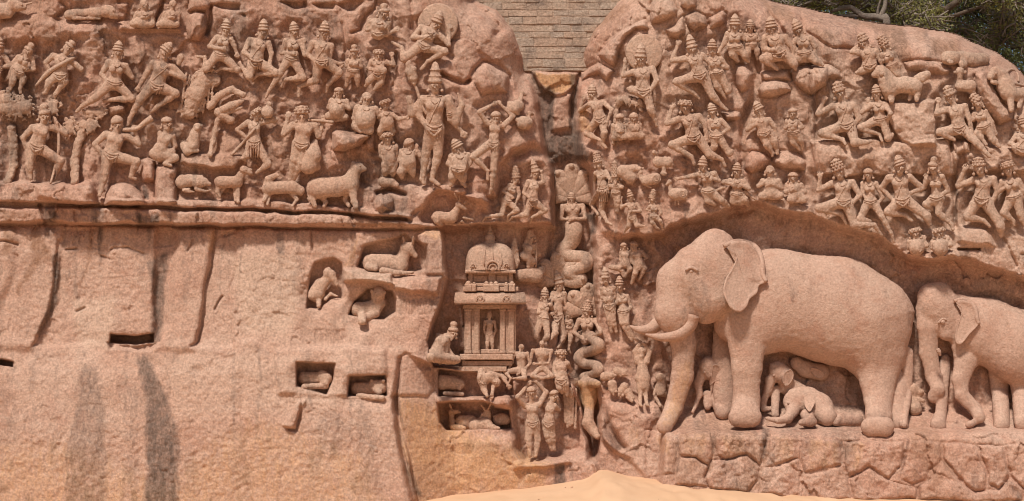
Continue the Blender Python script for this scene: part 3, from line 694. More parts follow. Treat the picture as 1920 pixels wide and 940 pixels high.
# ------------------------------------------------------------------ carving: blended tapered limbs meshed as one skin
HOLLOWS = []
class Blob:
    """prims: (ax,ay,az, bx,by,bz, r1, r2, k, sign). Depth is squeezed by fz (relief carving is shallower than life)."""
    def __init__(s, vox, fz=0.8):
        s.p = []; s.vox = vox; s.fz = fz
    def cap(s, a, b, r1, r2, k=2.0, sign=1):
        s.p.append((*a, *b, r1, r2, k, sign))
    def ball(s, a, r, k=2.0, sign=1):
        s.p.append((*a, *a, r, r, k, sign))
    def mesh(s, back=17.0, wave=0.6, seed=0):
        HOLLOWS.append(list(s.p))
        v, fz = s.vox, s.fz
        A = np.array(s.p, np.float32)
        pos = A[A[:, 9] > 0]
        R = np.maximum(pos[:, 6], pos[:, 7]) + 3 * v
        lo = np.minimum(pos[:, 0:3], pos[:, 3:6]); hi = np.maximum(pos[:, 0:3], pos[:, 3:6])
        x0, y0 = (lo[:, 0] - R).min(), (lo[:, 1] - R).min(); x1, y1 = (hi[:, 0] + R).max(), (hi[:, 1] + R).max()
        zs = wall(np.concatenate([pos[:, 0], pos[:, 3]]), np.concatenate([pos[:, 1], pos[:, 4]]))
        z0 = max((lo[:, 2] - R * fz).min(), zs.min() - back); z1 = (hi[:, 2] + R * fz).max()
        n = [int((b - a) / v) + 3 for a, b in ((x0, x1), (y0, y1), (z0, z1))]
        ax = [np.float32(a) + v * np.arange(m, dtype=np.float32) for a, m in zip((x0, y0, z0), n)]
        f = np.full(n, 1e3, np.float32)
        for (px, py, pz, qx, qy, qz, r1, r2, k, sg) in s.p:
            rm = max(r1, r2) + k + 2.5 * v
            sl = []
            for a, b, g, m in ((min(px, qx) - rm, max(px, qx) + rm, ax[0], n[0]), (min(py, qy) - rm, max(py, qy) + rm, ax[1], n[1]), (min(pz, qz) - rm * fz, max(pz, qz) + rm * fz, ax[2], n[2])):
                i0 = int(max(0, (a - g[0]) / v)); i1 = int(min(m, (b - g[0]) / v + 2)); sl.append(slice(i0, max(i0, i1)))
            sl = tuple(sl)
            if min(q.stop - q.start for q in sl) <= 0: continue
            gx_ = (ax[0][sl[0]] - px)[:, None, None]; gy_ = (ax[1][sl[1]] - py)[None, :, None]; gz_ = ((ax[2][sl[2]] - pz) / fz)[None, None, :]
            ex, ey, ez = qx - px, qy - py, (qz - pz) / fz
            L2 = ex * ex + ey * ey + ez * ez
            if L2 > 1e-6:
                t = np.clip((gx_ * ex + gy_ * ey + gz_ * ez) / L2, 0, 1)
                d = np.sqrt((gx_ - ex * t) ** 2 + (gy_ - ey * t) ** 2 + (gz_ - ez * t) ** 2) - (r1 + (r2 - r1) * t)
            else:
                d = np.sqrt(gx_ ** 2 + gy_ ** 2 + gz_ ** 2) - r1
            o = f[sl]
            if sg > 0:
                h = np.maximum(k - np.abs(o - d), 0) / k
                f[sl] = np.minimum(o, d) - h * h * k * 0.25
            else:
                h = np.maximum(k - np.abs(o + d), 0) / k
                f[sl] = np.maximum(o, -d) + h * h * k * 0.25
        if wave:
            xx, yy = np.meshgrid(ax[0], ax[1], indexing='ij')
            f += (wave * 1.9 * fbm(xx, yy, 7, 300 + seed % 17, 3, .7))[:, :, None].astype(np.float32)
        s.front_x0, s.front_y0 = x0, y0
        ins = f < 0
        zi = (n[2] - 1 - np.argmax(ins[:, :, ::-1], axis=2))
        s.front = np.where(ins.any(2), ax[2][np.clip(zi, 0, n[2] - 1)], -1e9)
        # naive surface nets
        i8 = ins.astype(np.int8)
        c = sum(i8[a:n[0] - 1 + a, b:n[1] - 1 + b, e:n[2] - 1 + e] for a in (0, 1) for b in (0, 1) for e in (0, 1))
        act = np.nonzero((c > 0) & (c < 8))
        m = len(act[0])
        idx = np.full((n[0] - 1, n[1] - 1, n[2] - 1), -1, np.int32); idx[act] = np.arange(m)
        cor = {(a, b, e): f[act[0] + a, act[1] + b, act[2] + e] for a in (0, 1) for b in (0, 1) for e in (0, 1)}
        acc = np.zeros((m, 3), np.float32); cnt = np.zeros(m, np.float32)
        for axis in range(3):
            for u in (0, 1):
                for w in (0, 1):
                    o1 = [0, 0, 0]; oth = [i for i in range(3) if i != axis]
                    o1[oth[0]] = u; o1[oth[1]] = w; o2 = list(o1); o2[axis] = 1
                    fa, fb = cor[tuple(o1)], cor[tuple(o2)]
                    cr = (fa < 0) != (fb < 0)
                    t = np.where(cr, fa / np.where(cr, fa - fb, 1), 0)
                    pt = np.zeros((m, 3), np.float32); pt[:, oth[0]] = u; pt[:, oth[1]] = w; pt[:, axis] = t
                    acc += pt * cr[:, None]; cnt += cr
        pv = acc / cnt[:, None]
        vx = ax[0][act[0]] + pv[:, 0] * v; vy = ax[1][act[1]] + pv[:, 1] * v; vz = ax[2][act[2]] + pv[:, 2] * v
        quads = []
        for axis in range(3):
            A_ = ins; sl0 = [slice(1, n[i] - 1) for i in range(3)]; sl1 = list(sl0)
            sl0[axis] = slice(0, n[axis] - 1); sl1[axis] = slice(1, n[axis])
            a, b = A_[tuple(sl0)], A_[tuple(sl1)]
            for flip in (0, 1):
                w = np.nonzero((a & ~b) if flip == 0 else (~a & b))
                if len(w[0]) == 0: continue
                pos_ = [w[i] + (0 if i == axis else 1) for i in range(3)]
                oth = [i for i in range(3) if i != axis]
                def cell(du, dw):
                    q = [pos_[0].copy(), pos_[1].copy(), pos_[2].copy()]
                    q[oth[0]] = q[oth[0]] - du; q[oth[1]] = q[oth[1]] - dw
                    return idx[q[0], q[1], q[2]]
                qd = np.stack([cell(1, 1), cell(0, 1), cell(0, 0), cell(1, 0)], -1)
                if (axis == 1) != (flip == 1): qd = qd[:, ::-1]
                quads.append(qd)
        quads = np.concatenate(quads)
        quads = quads[(quads >= 0).all(1)]
        # P() mirrors depth, so turn the faces round; drop what is sunk in the rock
        wz = wall(vx, vy, DB)
        keep = (vz > wz - back)[quads].any(1)
        quads = quads[keep][:, ::-1]
        u, inv = np.unique(quads, return_inverse=True)
        LAST_XY[0] = np.stack([vx[u], vy[u]], -1)
        return P(vx[u], vy[u], vz[u]), inv.reshape(-1, 4)
    def z(s, x, y):
        i = int((x - s.front_x0) / s.vox + 0.5); j = int((y - s.front_y0) / s.vox + 0.5)
        if 0 <= i < s.front.shape[0] and 0 <= j < s.front.shape[1]:
            q = s.front[max(0, i - 1):i + 2, max(0, j - 1):j + 2].max()
            if q > -1e8: return float(q)
        return float(wall(x, y)) + 0.5

def tube_mesh(pts, rad, sides=6, flat=1.0):
    """pts: (n,3) survey points; rad: scalar or list"""
    p = np.asarray(pts, np.float32); n = len(p)
    rad = np.full(n, rad, np.float32) if np.isscalar(rad) else np.asarray(rad, np.float32)
    tg = np.gradient(p, axis=0); tg /= np.linalg.norm(tg, axis=1, keepdims=True) + 1e-9
    up = np.array([0, 0, 1], np.float32)
    sd = np.cross(tg, up); ln = np.linalg.norm(sd, axis=1, keepdims=True)
    sd = np.where(ln > 1e-3, sd / (ln + 1e-9), np.array([[1, 0, 0]], np.float32))
    nn = np.cross(sd, tg)
    v = []
    for i in range(n):
        for k in range(sides):
            a = 2 * math.pi * k / sides
            v.append(p[i] + rad[i] * (math.cos(a) * sd[i] + flat * math.sin(a) * nn[i]))
    v = np.array(v)
    f = []
    for i in range(n - 1):
        for k in range(sides):
            f.append([i * sides + k, i * sides + (k + 1) % sides, (i + 1) * sides + (k + 1) % sides, (i + 1) * sides + k])
    f = np.array(f, np.int32)
    f = [list(q) for q in f] + [list(range(sides - 1, -1, -1)), list(range((n - 1) * sides, n * sides))]
    return v, f

def curve(pts, n=6):
    """Catmull-Rom through the points"""
    p = np.asarray(pts, np.float32)
    if len(p) < 3: 
        t = np.linspace(0, 1, n)[:, None]; return p[0] * (1 - t) + p[-1] * t
    q = np.vstack([2 * p[0] - p[1], p, 2 * p[-1] - p[-2]])
    out = []
    for i in range(1, len(q) - 2):
        for t in np.linspace(0, 1, n, endpoint=False):
            a, b, c, d = q[i - 1], q[i], q[i + 1], q[i + 2]
            out.append(0.5 * (2 * b + (c - a) * t + (2 * a - 5 * b + 4 * c - d) * t * t + (3 * b - a - 3 * c + d) * t ** 3))
    out.append(q[-2])
    return np.array(out)

def solid(name, parts, mat, parent=None, smooth=True):
    """parts: list of (survey verts, faces) joined into one mesh"""
    V, F, o = [], [], 0
    for v, f in parts:
        V.append(v); F += [[i + o for i in q] for q in f]; o += len(v)
    V = np.concatenate(V)
    return mesh_np(name, P(V[:, 0], V[:, 1], V[:, 2]), F, mat, parent, smooth)

def lathe(base, up, prof, sides=12, depth=0.9):
    """profile (t along up, r) turned round an axis lying in the rock plane; up is a 2-vector"""
    ux, uy = up; l = math.hypot(ux, uy); ux, uy = ux / l, uy / l
    sx, sy = -uy, ux
    v, f = [], []
    for t, r in prof:
        for k in range(sides):
            a = 2 * math.pi * k / sides
            c, s_ = math.cos(a) * r, math.sin(a) * r * depth
            v.append((base[0] + ux * t + sx * c, base[1] + uy * t + sy * c, base[2] + s_))
    for i in range(len(prof) - 1):
        for k in range(sides):
            f.append([i * sides + k, (i + 1) * sides + k, (i + 1) * sides + (k + 1) % sides, i * sides + (k + 1) % sides])
    f.append(list(range(sides))[::1]); f.append(list(range((len(prof) - 1) * sides, len(prof) * sides))[::-1])
    return np.array(v, np.float32), f

def ball_mesh(c, r, sides=8, rings=5, sz=0.85):
    prof = [(-r * math.cos(math.pi * i / rings), max(0.03 * r, r * math.sin(math.pi * i / rings))) for i in range(rings + 1)]
    return lathe(c, (0, 1), prof, sides, sz)

CROWNS = {   # (fraction of height, radius in head units)
    'kirita': [(0.0, .86), (.05, .98), (.12, .98), (.14, .84), (.30, .80), (.32, .88), (.37, .86), (.39, .74), (.58, .66), (.60, .72), (.65, .68), (.67, .56), (.86, .42), (.95, .26), (1.0, .05)],
    'cone': [(0.0, .88), (.06, 1.0), (.13, 1.0), (.15, .86), (.30, .83), (.32, .92), (.38, .90), (.40, .76), (.58, .70), (.60, .77), (.65, .73), (.67, .58), (.88, .38), (1.0, .10)],
    'jata': [(0.0, .86), (.07, .97), (.14, .90), (.20, .80), (.32, .88), (.42, .74), (.54, .80), (.66, .62), (.78, .60), (.92, .40), (1.0, .08)],
    'bun': [(0.0, .86), (.10, .95), (.30, .84), (.42, .50), (.55, .62), (.75, .66), (.90, .48), (1.0, .10)],
    'cap': [(0.0, .88), (.2, .96), (.5, .88), (.8, .58), (1.0, .1)],
    'curls': [(0.0, .95), (.2, 1.08), (.4, .98), (.55, 1.02), (.75, .80), (.9, .55), (1.0, .1)],
}
FIGN = [0]
def figure(fr, label, group, sex, crown, head, LA, RA, p, LL=None, RL=None, lift=0.0, fat=1.0, belly=None, cloth=True, thread=None, yaw=0.0, ear=True, halo=None, neckl=True, vox=None,
           hand_up=True, skirt=False, cat='carved figure', extra=None, name=None, bust=False, du=None, headz=0.0, beard=False, mat=None, earless=False):
    FIGN[0] += 1
    rnd = random.Random(FIGN[0] * 13)
    mat = mat or M_FIG
    ox, oy, k = FR[fr]
    g = lambda x, y: (ox + x / k, oy + y / k)
    hx, hy = g(head[0], head[1]); u = head[2] / k
    (slx, sly), (elx, ely), (hlx, hly) = [g(*LA[i:i + 2]) for i in (0, 2, 4)]
    (srx, sry), (erx, ery), (hrx, hry) = [g(*RA[i:i + 2]) for i in (0, 2, 4)]
    px, py = g(*p)
    W = lambda x, y, o: float(wall(x, y)) + lift + o * u
    vox = vox or min(2.0, max(1.15, u / 8.5))
    B = Blob(vox)
    mx, my = (slx + srx) / 2, (sly + sry) / 2
    sw = math.hypot(srx - slx, sry - sly)
    tx, ty = px - mx, py - my; tl = math.hypot(tx, ty) + 1e-6
    ax_, ay_ = tx / tl, ty / tl                       # down the spine
    nx_, ny_ = -ay_, ax_                              # across, towards the image left for an upright figure
    if nx_ * (slx - srx) + ny_ * (sly - sry) < 0: nx_, ny_ = -nx_, -ny_
    TB = 0.80 * u                                     # torso axis stands off the ground
    wz = (W(mx, my, 0) + W(px, py, 0)) / 2
    wm = lambda x, y: 0.5 * wz + 0.5 * W(x, y, 0)
    rc = max(0.32 * sw + 0.30 * u, 0.95 * u) * fat
    rw = (0.98 if sex == 'm' else 0.80) * u * fat
    rh = (1.02 if sex == 'm' else 1.18) * u * fat
    C = (mx + tx * .24, my + ty * .24); Wt = (mx + tx * .70, my + ty * .70)
    zC, zW, zP = wm(*C) + TB, wm(*Wt) + TB, wm(px, py) + TB
    zs = W(mx, my, 0) + 0.68 * u
    sl, sr = (slx, sly, zs), (srx, sry, zs)
    kb = 0.55 * u
    B.cap(sl, sr, .52 * u, .52 * u, kb)
    B.cap((*C, zC), (*Wt, zW), rc * .92, rw, kb)
    B.cap((*Wt, zW), (px, py, zP), rw, rh * .95, kb)
    B.cap((px + nx_ * .4 * u, py + ny_ * .4 * u, zP), (px - nx_ * .4 * u, py - ny_ * .4 * u, zP), rh * .72, rh * .72, kb)
    for sg in (1, -1):
        if sex == 'f':
            B.ball((C[0] + nx_ * sg * .50 * rc + ax_ * .18 * u, C[1] + ny_ * sg * .50 * rc + ay_ * .18 * u, zC + rc * .72),   .54 * u, .2 * u)
        else:
            B.ball((C[0] + nx_ * sg * .45 * rc, C[1] + ny_ * sg * .45 * rc, zC + rc * .48), .50 * u, .5 * u)
    if belly:
        bx, by = g(belly[0], belly[1]); B.ball((bx, by, wm(bx, by) + TB + .35 * u), belly[2] / k, .5 * u)
    # head
    zh = W(hx, hy, 0) * .5 + zs * .5 + (0.55 + headz) * u
    ux, uy = hx - mx, hy - my
    if len(head) > 3: a = math.radians(head[3]); ux, uy = math.sin(a), -math.cos(a)
    else:
        l = math.hypot(ux, uy) + 1e-6; ux, uy = ux / l * .55 + 0.0, uy / l * .55 - .45
    l = math.hypot(ux, uy); ux, uy = ux / l, uy / l
    rx, ry = -uy, ux                                   # towards the image right
    H = lambda r_, d_, z_: (hx + rx * r_ * u - ux * d_ * u, hy + ry * r_ * u - uy * d_ * u, zh + z_ * u)
    nkx, nky = mx * .75 + hx * .25, my * .75 + hy * .25
    B.cap((nkx, nky, zs + .1 * u), H(0, .3, -.05), .48 * u, .42 * u, .3 * u)
    B.cap(H(0, -.22, 0), H(yaw * .12, .52, .12), .80 * u, .52 * u, .3 * u)
    ff = .72
    yw = yaw * .45
    B.cap(H(yw, -.02, ff), H(yw * 1.12, .24, ff + .10), .10 * u, .16 * u, .12 * u)        # nose
    for sg in (1, -1):
        B.ball(H(yw + sg * .32, .02, ff + .02), .17 * u, .08 * u, -1)                      # eye hollow
        B.ball(H(yw + sg * .32, .02, ff - .07), .15 * u, .06 * u)
        B.cap(H(yw + sg * .12, -.17, ff + .02), H(yw + sg * .52, -.14, ff - .14), .09 * u, .08 * u, .1 * u)
        if not earless:
            B.cap(H(sg * .80, -.05, -.02), H(sg * .84, .5, .02), .16 * u, .13 * u, .12 * u)
    B.cap(H(yw - .16, .46, ff - .08), H(yw + .16, .46, ff - .08), .09 * u, .09 * u, .06 * u)
    if beard: B.cap(H(yw * .6, .6, .5), H(yw * .6, 1.3, .55), .36 * u, .16 * u, .2 * u)
    # arms
    def over(x, y):
        t = ((x - mx) * ax_ + (y - my) * ay_) / tl
        dd = abs((x - mx) * nx_ + (y - my) * ny_)
        return max(0.0, 1 - dd / (rc * 1.15)) if -.1 < t < 1.15 else 0.0
    def arm(s3, ex, ey, hx_, hy_, sg):
        ze = W(ex, ey, .62) + over(ex, ey) * .7 * rc
        zw = W(hx_, hy_, .56) + over(hx_, hy_) ** .6 * (1.15 * rc)
        E, Hn = (ex, ey, ze), (hx_, hy_, zw)
        B.cap(s3, E, .54 * u, .43 * u, .18 * u)
        B.cap(E, Hn, .44 * u, .30 * u, .14 * u)
        dx, dy = hx_ - ex, hy_ - ey; l = math.hypot(dx, dy) + 1e-6; dx, dy = dx / l, dy / l
        ox_, oy_ = -dy, dx
        pm = (hx_ + dx * .30 * u, hy_ + dy * .30 * u, zw + .05 * u)
        B.cap(Hn, pm, .30 * u, .36 * u, .12 * u)
        for i, (o_, ln) in enumerate(((-.30, .50), (-.10, .64), (.10, .60), (.30, .46))):
            b0 = (pm[0] + ox_ * o_ * u + dx * .12 * u, pm[1] + oy_ * o_ * u + dy * .12 * u, pm[2])
            md = (b0[0] + dx * ln * .6 * u + ox_ * o_ * .2 * u, b0[1] + dy * ln * .6 * u + oy_ * o_ * .2 * u, pm[2] + .08 * u)
            b1 = (md[0] + dx * ln * .45 * u, md[1] + dy * ln * .45 * u, pm[2] - .08 * u)
            B.cap(b0, md, .135 * u, .125 * u, .04 * u); B.cap(md, b1, .125 * u, .10 * u, .03 * u)
        B.cap((pm[0] + ox_ * sg * .2 * u, pm[1] + oy_ * sg * .2 * u, pm[2] + .1 * u), (pm[0] + ox_ * sg * .45 * u + dx * .2 * u, pm[1] + oy_ * sg * .45 * u + dy * .2 * u, pm[2] + .16 * u), .15 * u, .12 * u, .06 * u)
        return E, Hn
    EL, HL = arm(sl, elx, ely, hlx, hly, -1)
    ER, HR = arm(sr, erx, ery, hrx, hry, 1)
    # legs
    def leg(q, sg):
        (kx, ky), (ax2, ay2) = g(*q[0:2]), g(*q[2:4])
        tt = g(*q[4:6]) if len(q) > 4 else None
        hj = (px + nx_ * sg * .46 * u, py + ny_ * sg * .46 * u, zP + .05 * u)
        zk = W(kx, ky, .95)
        Kn, An = (kx, ky, zk), (ax2, ay2, W(ax2, ay2, .52))
        B.cap(hj, Kn, .90 * u * fat ** .5, .62 * u, .3 * u)
        B.ball((kx, ky, zk + .06 * u), .62 * u, .2 * u)
        B.cap(Kn, An, .58 * u, .34 * u, .2 * u)
        cx, cy, cz = [Kn[i] * .68 + An[i] * .32 for i in range(3)]
        B.ball((cx, cy, cz), .57 * u, .3 * u)
        if tt:
            B.ball((ax2, ay2, An[2]), .36 * u, .1 * u)
            T = (tt[0], tt[1], W(tt[0], tt[1], .42))
            B.cap(An, T, .34 * u, .27 * u, .12 * u)
            dx, dy = tt[0] - ax2, tt[1] - ay2; l = math.hypot(dx, dy) + 1e-6; dx, dy = dx / l, dy / l
            for o_ in (-.17, 0, .17):
                B.cap((T[0] - dy * o_ * u, T[1] + dx * o_ * u, T[2]), (T[0] - dy * o_ * u + dx * .22 * u, T[1] + dx * o_ * u + dy * .22 * u, T[2]), .10 * u, .09 * u, .05 * u)
        return hj, Kn
    jl = leg(LL, 1) if LL else None
    jr = leg(RL, -1) if RL else None
    for e in extra or []:      # extra limbs or lumps in the figure's own stone: (x1,y1,r1,x2,y2,r2,offset)
        (x1, y1), (x2, y2) = g(e[0], e[1]), g(e[3], e[4])
        B.cap((x1, y1, W(x1, y1, e[6])), (x2, y2, W(x2, y2, e[6])), e[2] / k, e[5] / k, .25 * u)
    v, f = B.mesh(seed=FIGN[0])
    o = mesh_np(name or 'stone_figure', v, f, mat)
    tag(o, label, cat, group)
    # headdress, earrings, necklace, cloth
    if crown:
        kind, cx, cy = crown
        cx, cy = g(cx, cy)
        base = H(0, -.36, .02)
        upv = (cx - base[0], cy - base[1]); hgt = math.hypot(*upv)
        prof = [(t * hgt, r * u * (1 + .05 * rnd.uniform(-1, 1))) for t, r in CROWNS[kind]]
        parts = [lathe(base, upv, prof, 14)]
        if kind in ('jata', 'curls'):
            nrow = max(3, int(hgt / (.45 * u)))
            for i in range(nrow):
                t = (i + .5) / nrow * .9; rr = np.interp(t, [q[0] for q in CROWNS[kind]], [q[1] for q in CROWNS[kind]]) * u
                for j in range(5):
                    a = math.pi * (j + .5 * (i % 2)) / 4.5
                    l = math.hypot(*upv)
                    c = (base[0] + upv[0] * t - upv[1] / l * rr * math.cos(a), base[1] + upv[1] * t + upv[0] / l * rr * math.cos(a), base[2] + rr * .9 * math.sin(a))
                    parts.append(ball_mesh(c, .20 * u, 6, 4))
        solid('headdress' if kind not in ('bun', 'cap', 'curls') else 'hair', parts, mat, o)
    if ear and not earless:
        for sg in (1, -1):
            solid('earring', [ball_mesh(H(sg * .92, .62, .1), .25 * u, 8, 5)], mat, o)
    def drape(pts, r, n=7, lift_=.35):
        q = curve([(a, b, 0) for a, b in pts], n)
        for i in range(len(q)): q[i, 2] = B.z(q[i, 0], q[i, 1]) + r * lift_
        z = q[:, 2]; 
        if len(z) > 4: q[1:-1, 2] = (z[:-2] + 2 * z[1:-1] + z[2:]) / 4
        return tube_mesh(q, r, 6)
    T = lambda a, b: (mx + tx * a + nx_ * b * u, my + ty * a + ny_ * b * u)   # along the spine, across
    if neckl:
        solid('necklace', [drape([T(-.04, .55), T(.10, .34), T(.15, 0), T(.10, -.34), T(-.04, -.55)], .10 * u)], mat, o)
    if cloth:
        bl = [drape([T(.86, 1.0 * rh / u), T(.93, .5), T(.95, 0), T(.93, -.5), T(.86, -1.0 * rh / u)], .12 * u),
              drape([T(.95, 1.0 * rh / u), T(1.04, .5), T(1.07, 0), T(1.04, -.5), T(.95, -1.0 * rh / u)], .10 * u)]
        if sex == 'm':
            bl.append(drape([T(1.0, .95), T(1.14, .5), T(1.22, 0), T(1.12, -.5), T(1.0, -.95)], .17 * u))
            bl.append(drape([T(.98, -.55), T(1.10, -.75), T(1.30, -.80)], .13 * u, 5)); bl.append(drape([T(.98, -.5), T(1.16, -.45), T(1.36, -.42)], .11 * u, 5))
        solid('girdle' if sex == 'f' else 'loincloth', bl, mat, o)
    if thread or (thread is None and sex == 'm' and cloth and not bust):
        solid('sacred_thread', [drape([T(-.04, -.7), T(.2, -.35), T(.5, .25), T(.8, .72)], .085 * u)], mat, o)
    if skirt and jl and jr:
        bl = []
        for i in range(5):
            t = i / 4 - .5
            bl.append(drape([T(1.02, t * 1.7), T(1.35, t * 1.8), T(1.7, t * 1.6)], .16 * u, 5))
        solid('skirt', bl, mat, o)
    if halo:
        cx, cy = g(halo[0], halo[1]); R = halo[2] / k; zb = float(wall(cx, cy)) - .5
        v, f = [], []
        rings = [(0, 6.5), (R * .9, 6.0), (R * .97, 5.0), (R, 3.0), (R * 1.01, -6)]
        n = 40
        for r, z in rings:
            for i in range(n):
                a = 2 * math.pi * i / n
                v.append((cx + max(r, .1) * math.cos(a), cy + max(r, .1) * math.sin(a), zb + z))
        for i in range(len(rings) - 1):
            for j in range(n): f.append([i * n + j, i * n + (j + 1) % n, (i + 1) * n + (j + 1) % n, (i + 1) * n + j][::-1])
        solid('halo', [(np.array(v, np.float32), f)], mat, o)
    o_info[o.name] = (B, u, W)
    return o
o_info = {}

def rod(name, fr, pts, rads, parent, lift=.0, off=6.0, mat=None, sides=8, n=5, fig=None):
    """a stick, club or bow carried by a figure"""
    ox, oy, k = FR[fr]
    q = curve([(ox + a / k, oy + b / k, 0) for a, b in pts], n)
    for i in range(len(q)):
        q[i, 2] = (fig[0].z(q[i, 0], q[i, 1]) if fig else float(wall(q[i, 0], q[i, 1]))) + (off / 2 if fig else off) + lift
    z = q[:, 2].copy()
    if len(z) > 4:
        for _ in range(3): z[1:-1] = (z[:-2] + 2 * z[1:-1] + z[2:]) / 4
        q[:, 2] = z
    rr = np.interp(np.linspace(0, 1, len(q)), np.linspace(0, 1, len(rads)), [r / k for r in rads])
    v, f = tube_mesh(q, rr, sides)
    return solid(name, [(v, f)], mat or M_FIG, parent)

def beast(fr, name, label, cat, prims, group=None, lift=0.0, vox=None, kmul=.35, mat=None, fz=.8, back=17.0, wave=.6):
    """prims: (x1,y1,r1,x2,y2,r2,off[,off2[,sign[,k]]]) off in sheet units above the ground"""
    FIGN[0] += 1
    ox, oy, k = FR[fr]
    big = max(max(q[2], q[5]) for q in prims) / k
    B = Blob(vox or min(2.2, max(1.2, big / 9)), fz)
    for q in prims:
        x1, y1, x2, y2 = ox + q[0] / k, oy + q[1] / k, ox + q[3] / k, oy + q[4] / k
        o1 = q[6] / k; o2 = (q[7] if len(q) > 7 and q[7] is not None else q[6]) / k
        sg = q[8] if len(q) > 8 else 1
        kk = q[9] / k if len(q) > 9 else kmul * min(q[2], q[5]) / k + .6
        B.cap((x1, y1, float(wall(x1, y1)) + o1 + lift), (x2, y2, float(wall(x2, y2)) + o2 + lift), q[2] / k, q[5] / k, kk, sg)
    v, f = B.mesh(seed=FIGN[0], back=back, wave=wave)
    o = mesh_np(name, v, f, mat or M_FIG)
    if cat: tag(o, label, cat, group)
    o_info[o.name] = (B, big, None)
    return o
# ------------------------------------------------------------------ carved people, upper register of the first rock
GA, GP, GS_, GD, GK, GH = 'flying couples on the rock', 'praying hermits', 'seated hermits', 'pot-bellied dwarfs', 'bird-legged musicians', 'forest hunters'
figure('T1', 'hermit with folded hands seated beside a matching one above the flying pair', GP, 'm', None, (1155, 45, 44), (1102, 110, 1075, 165, 1140, 140), (1208, 110, 1228, 165, 1170, 140), (1140, 185), (1065, 190, 1110, 212), (1215, 190, 1170, 212), cloth=False, thread=False)
figure('T1', 'smaller praying hermit next to the rounded boulder at the top edge', GP, 'm', None, (1385, 42, 40), (1325, 108, 1300, 160, 1365, 140), (1430, 108, 1425, 165, 1385, 140), (1350, 185), (1275, 195, 1320, 212), (1415, 195, 1370, 212), cloth=False, thread=False)
figure('T1', 'winged player half cut off by the photo edge', GK, 'm', ('cone', -10, 290), (-10, 400, 50), (-90, 460, -120, 560, -30, 560), (30, 450, 80, 525, 10, 540), (-50, 600), None, None)
figure('T1', 'bird-legged woman with round hair beating a small drum', GK, 'f', ('bun', 262, 345), (222, 420, 45), (150, 460, 105, 505, 185, 540), (255, 460, 270, 552, 195, 568), (135, 575), (105, 640, 80, 715, 70, 740), (185, 630, 160, 712, 165, 742), extra=[(95, 600, 30, 40, 650, 8, .5), (95, 590, 28, 140, 600, 34, .7)])
kin = figure('T1', 'bird-legged man playing a long stick zither', GK, 'm', ('bun', 592, 330), (550, 390, 50), (425, 450, 368, 500, 395, 565), (560, 480, 650, 555, 575, 490), (480, 610), (395, 660, 370, 740, 350, 750), (520, 650, 445, 755, 440, 780), thread=False)
rod('stick_zither', 'T1', [(285, 690), (380, 590), (480, 520), (605, 458)], [9, 22, 16, 15], kin, fig=o_info[kin.name])
figure('T1', 'flying woman leaning on her hip with one leg stretched far back', GA, 'f', ('cone', 955, 325), (945, 425, 50), (870, 500, 815, 595, 860, 655), (1005, 530, 1058, 620, 1000, 575), (915, 670), (770, 780, 660, 850, 615, 895), (1055, 790, 880, 798, 835, 810))
figure('T1', 'flying man in tilted crown, second from the winged drummer pair', GA, 'm', ('cone', 1375, 340), (1320, 430, 55), (1225, 510, 1170, 600, 1120, 690), (1385, 540, 1475, 625, 1340, 585), (1250, 690), (1120, 800, 1040, 950, 1028, 1000), (1405, 750, 1250, 865, 1212, 895), extra=[(1430, 510, 20, 1450, 460, 30, .6)])
figure('T2', 'flying woman kneeling with her foot turned up behind, beside the boulder', GA, 'f', ('cone', 365, 150), (355, 245, 44), (285, 300, 225, 375, 320, 390), (395, 310, 425, 370, 440, 420), (310, 440), (200, 555, 188, 460, 130, 455), (450, 560, 320, 548, 285, 568))
figure('T2', 'flying man with long scarf across his chest, hand on thigh', GA, 'm', ('cone', 660, 150), (655, 262, 50), (550, 325, 502, 420, 575, 470), (695, 345, 722, 430, 710, 500), (595, 500), (545, 612, 490, 545, 468, 505), (755, 582, 610, 598, 580, 630))
figure('T2', 'slim flying woman with raised fist and long trailing leg', GA, 'f', ('cone', 895, 170), (905, 262, 45), (840, 330, 805, 425, 890, 430), (955, 330, 990, 440, 985, 350), (880, 475), (790, 590, 700, 730, 678, 782), (975, 622, 825, 640, 800, 692))
figure('T2', 'flying man with broad chest leaning back, arm thrown out low', GA, 'm', ('kirita', 1152, 165), (1145, 268, 50), (1055, 345, 1012, 435, 1070, 490), (1200, 370, 1185, 485, 1255, 510), (1125, 495), (1078, 640, 945, 695, 940, 772), (1265, 585, 1175, 680, 1165, 740))
figure('T2', 'bust of a man with topknot rising behind a square block', None, 'm', ('bun', 1622, 25), (1622, 115, 50), (1515, 175, 1492, 235, 1595, 215), (1655, 185, 1645, 275, 1705, 245), (1575, 270), None, None, bust=True, thread=False)
figure('T2', 'small worn bird-legged woman with clasped hands', GK, 'f', ('bun', 1385, 355), (1385, 430, 40), (1340, 485, 1325, 530, 1375, 522), (1425, 485, 1438, 535, 1395, 522), (1375, 570), (1335, 610, 1320, 690), (1410, 615, 1412, 690), neckl=False)
figure('T2', 'bird-legged man with curly hair clashing cymbals', GK, 'm', ('curls', 1585, 395), (1582, 450, 42), (1525, 495, 1500, 545, 1560, 575), (1640, 500, 1700, 520, 1690, 460), (1580, 600), (1510, 640, 1475, 690), (1600, 660, 1540, 720), extra=[(1570, 560, 30, 1620, 565, 30, 1.6)], thread=False)
figure('M2', 'pot-bellied dwarf sitting cross-legged on the projecting slab, hand raised to chest', GD, 'm', ('cap', 1262, -70), (1262, -22, 44), (1205, 40, 1182, 95, 1235, 95), (1320, 45, 1342, 100, 1290, 75), (1250, 140), (1175, 160, 1235, 195), (1310, 170, 1245, 195), belly=(1245, 105, 66), cloth=False, thread=False)
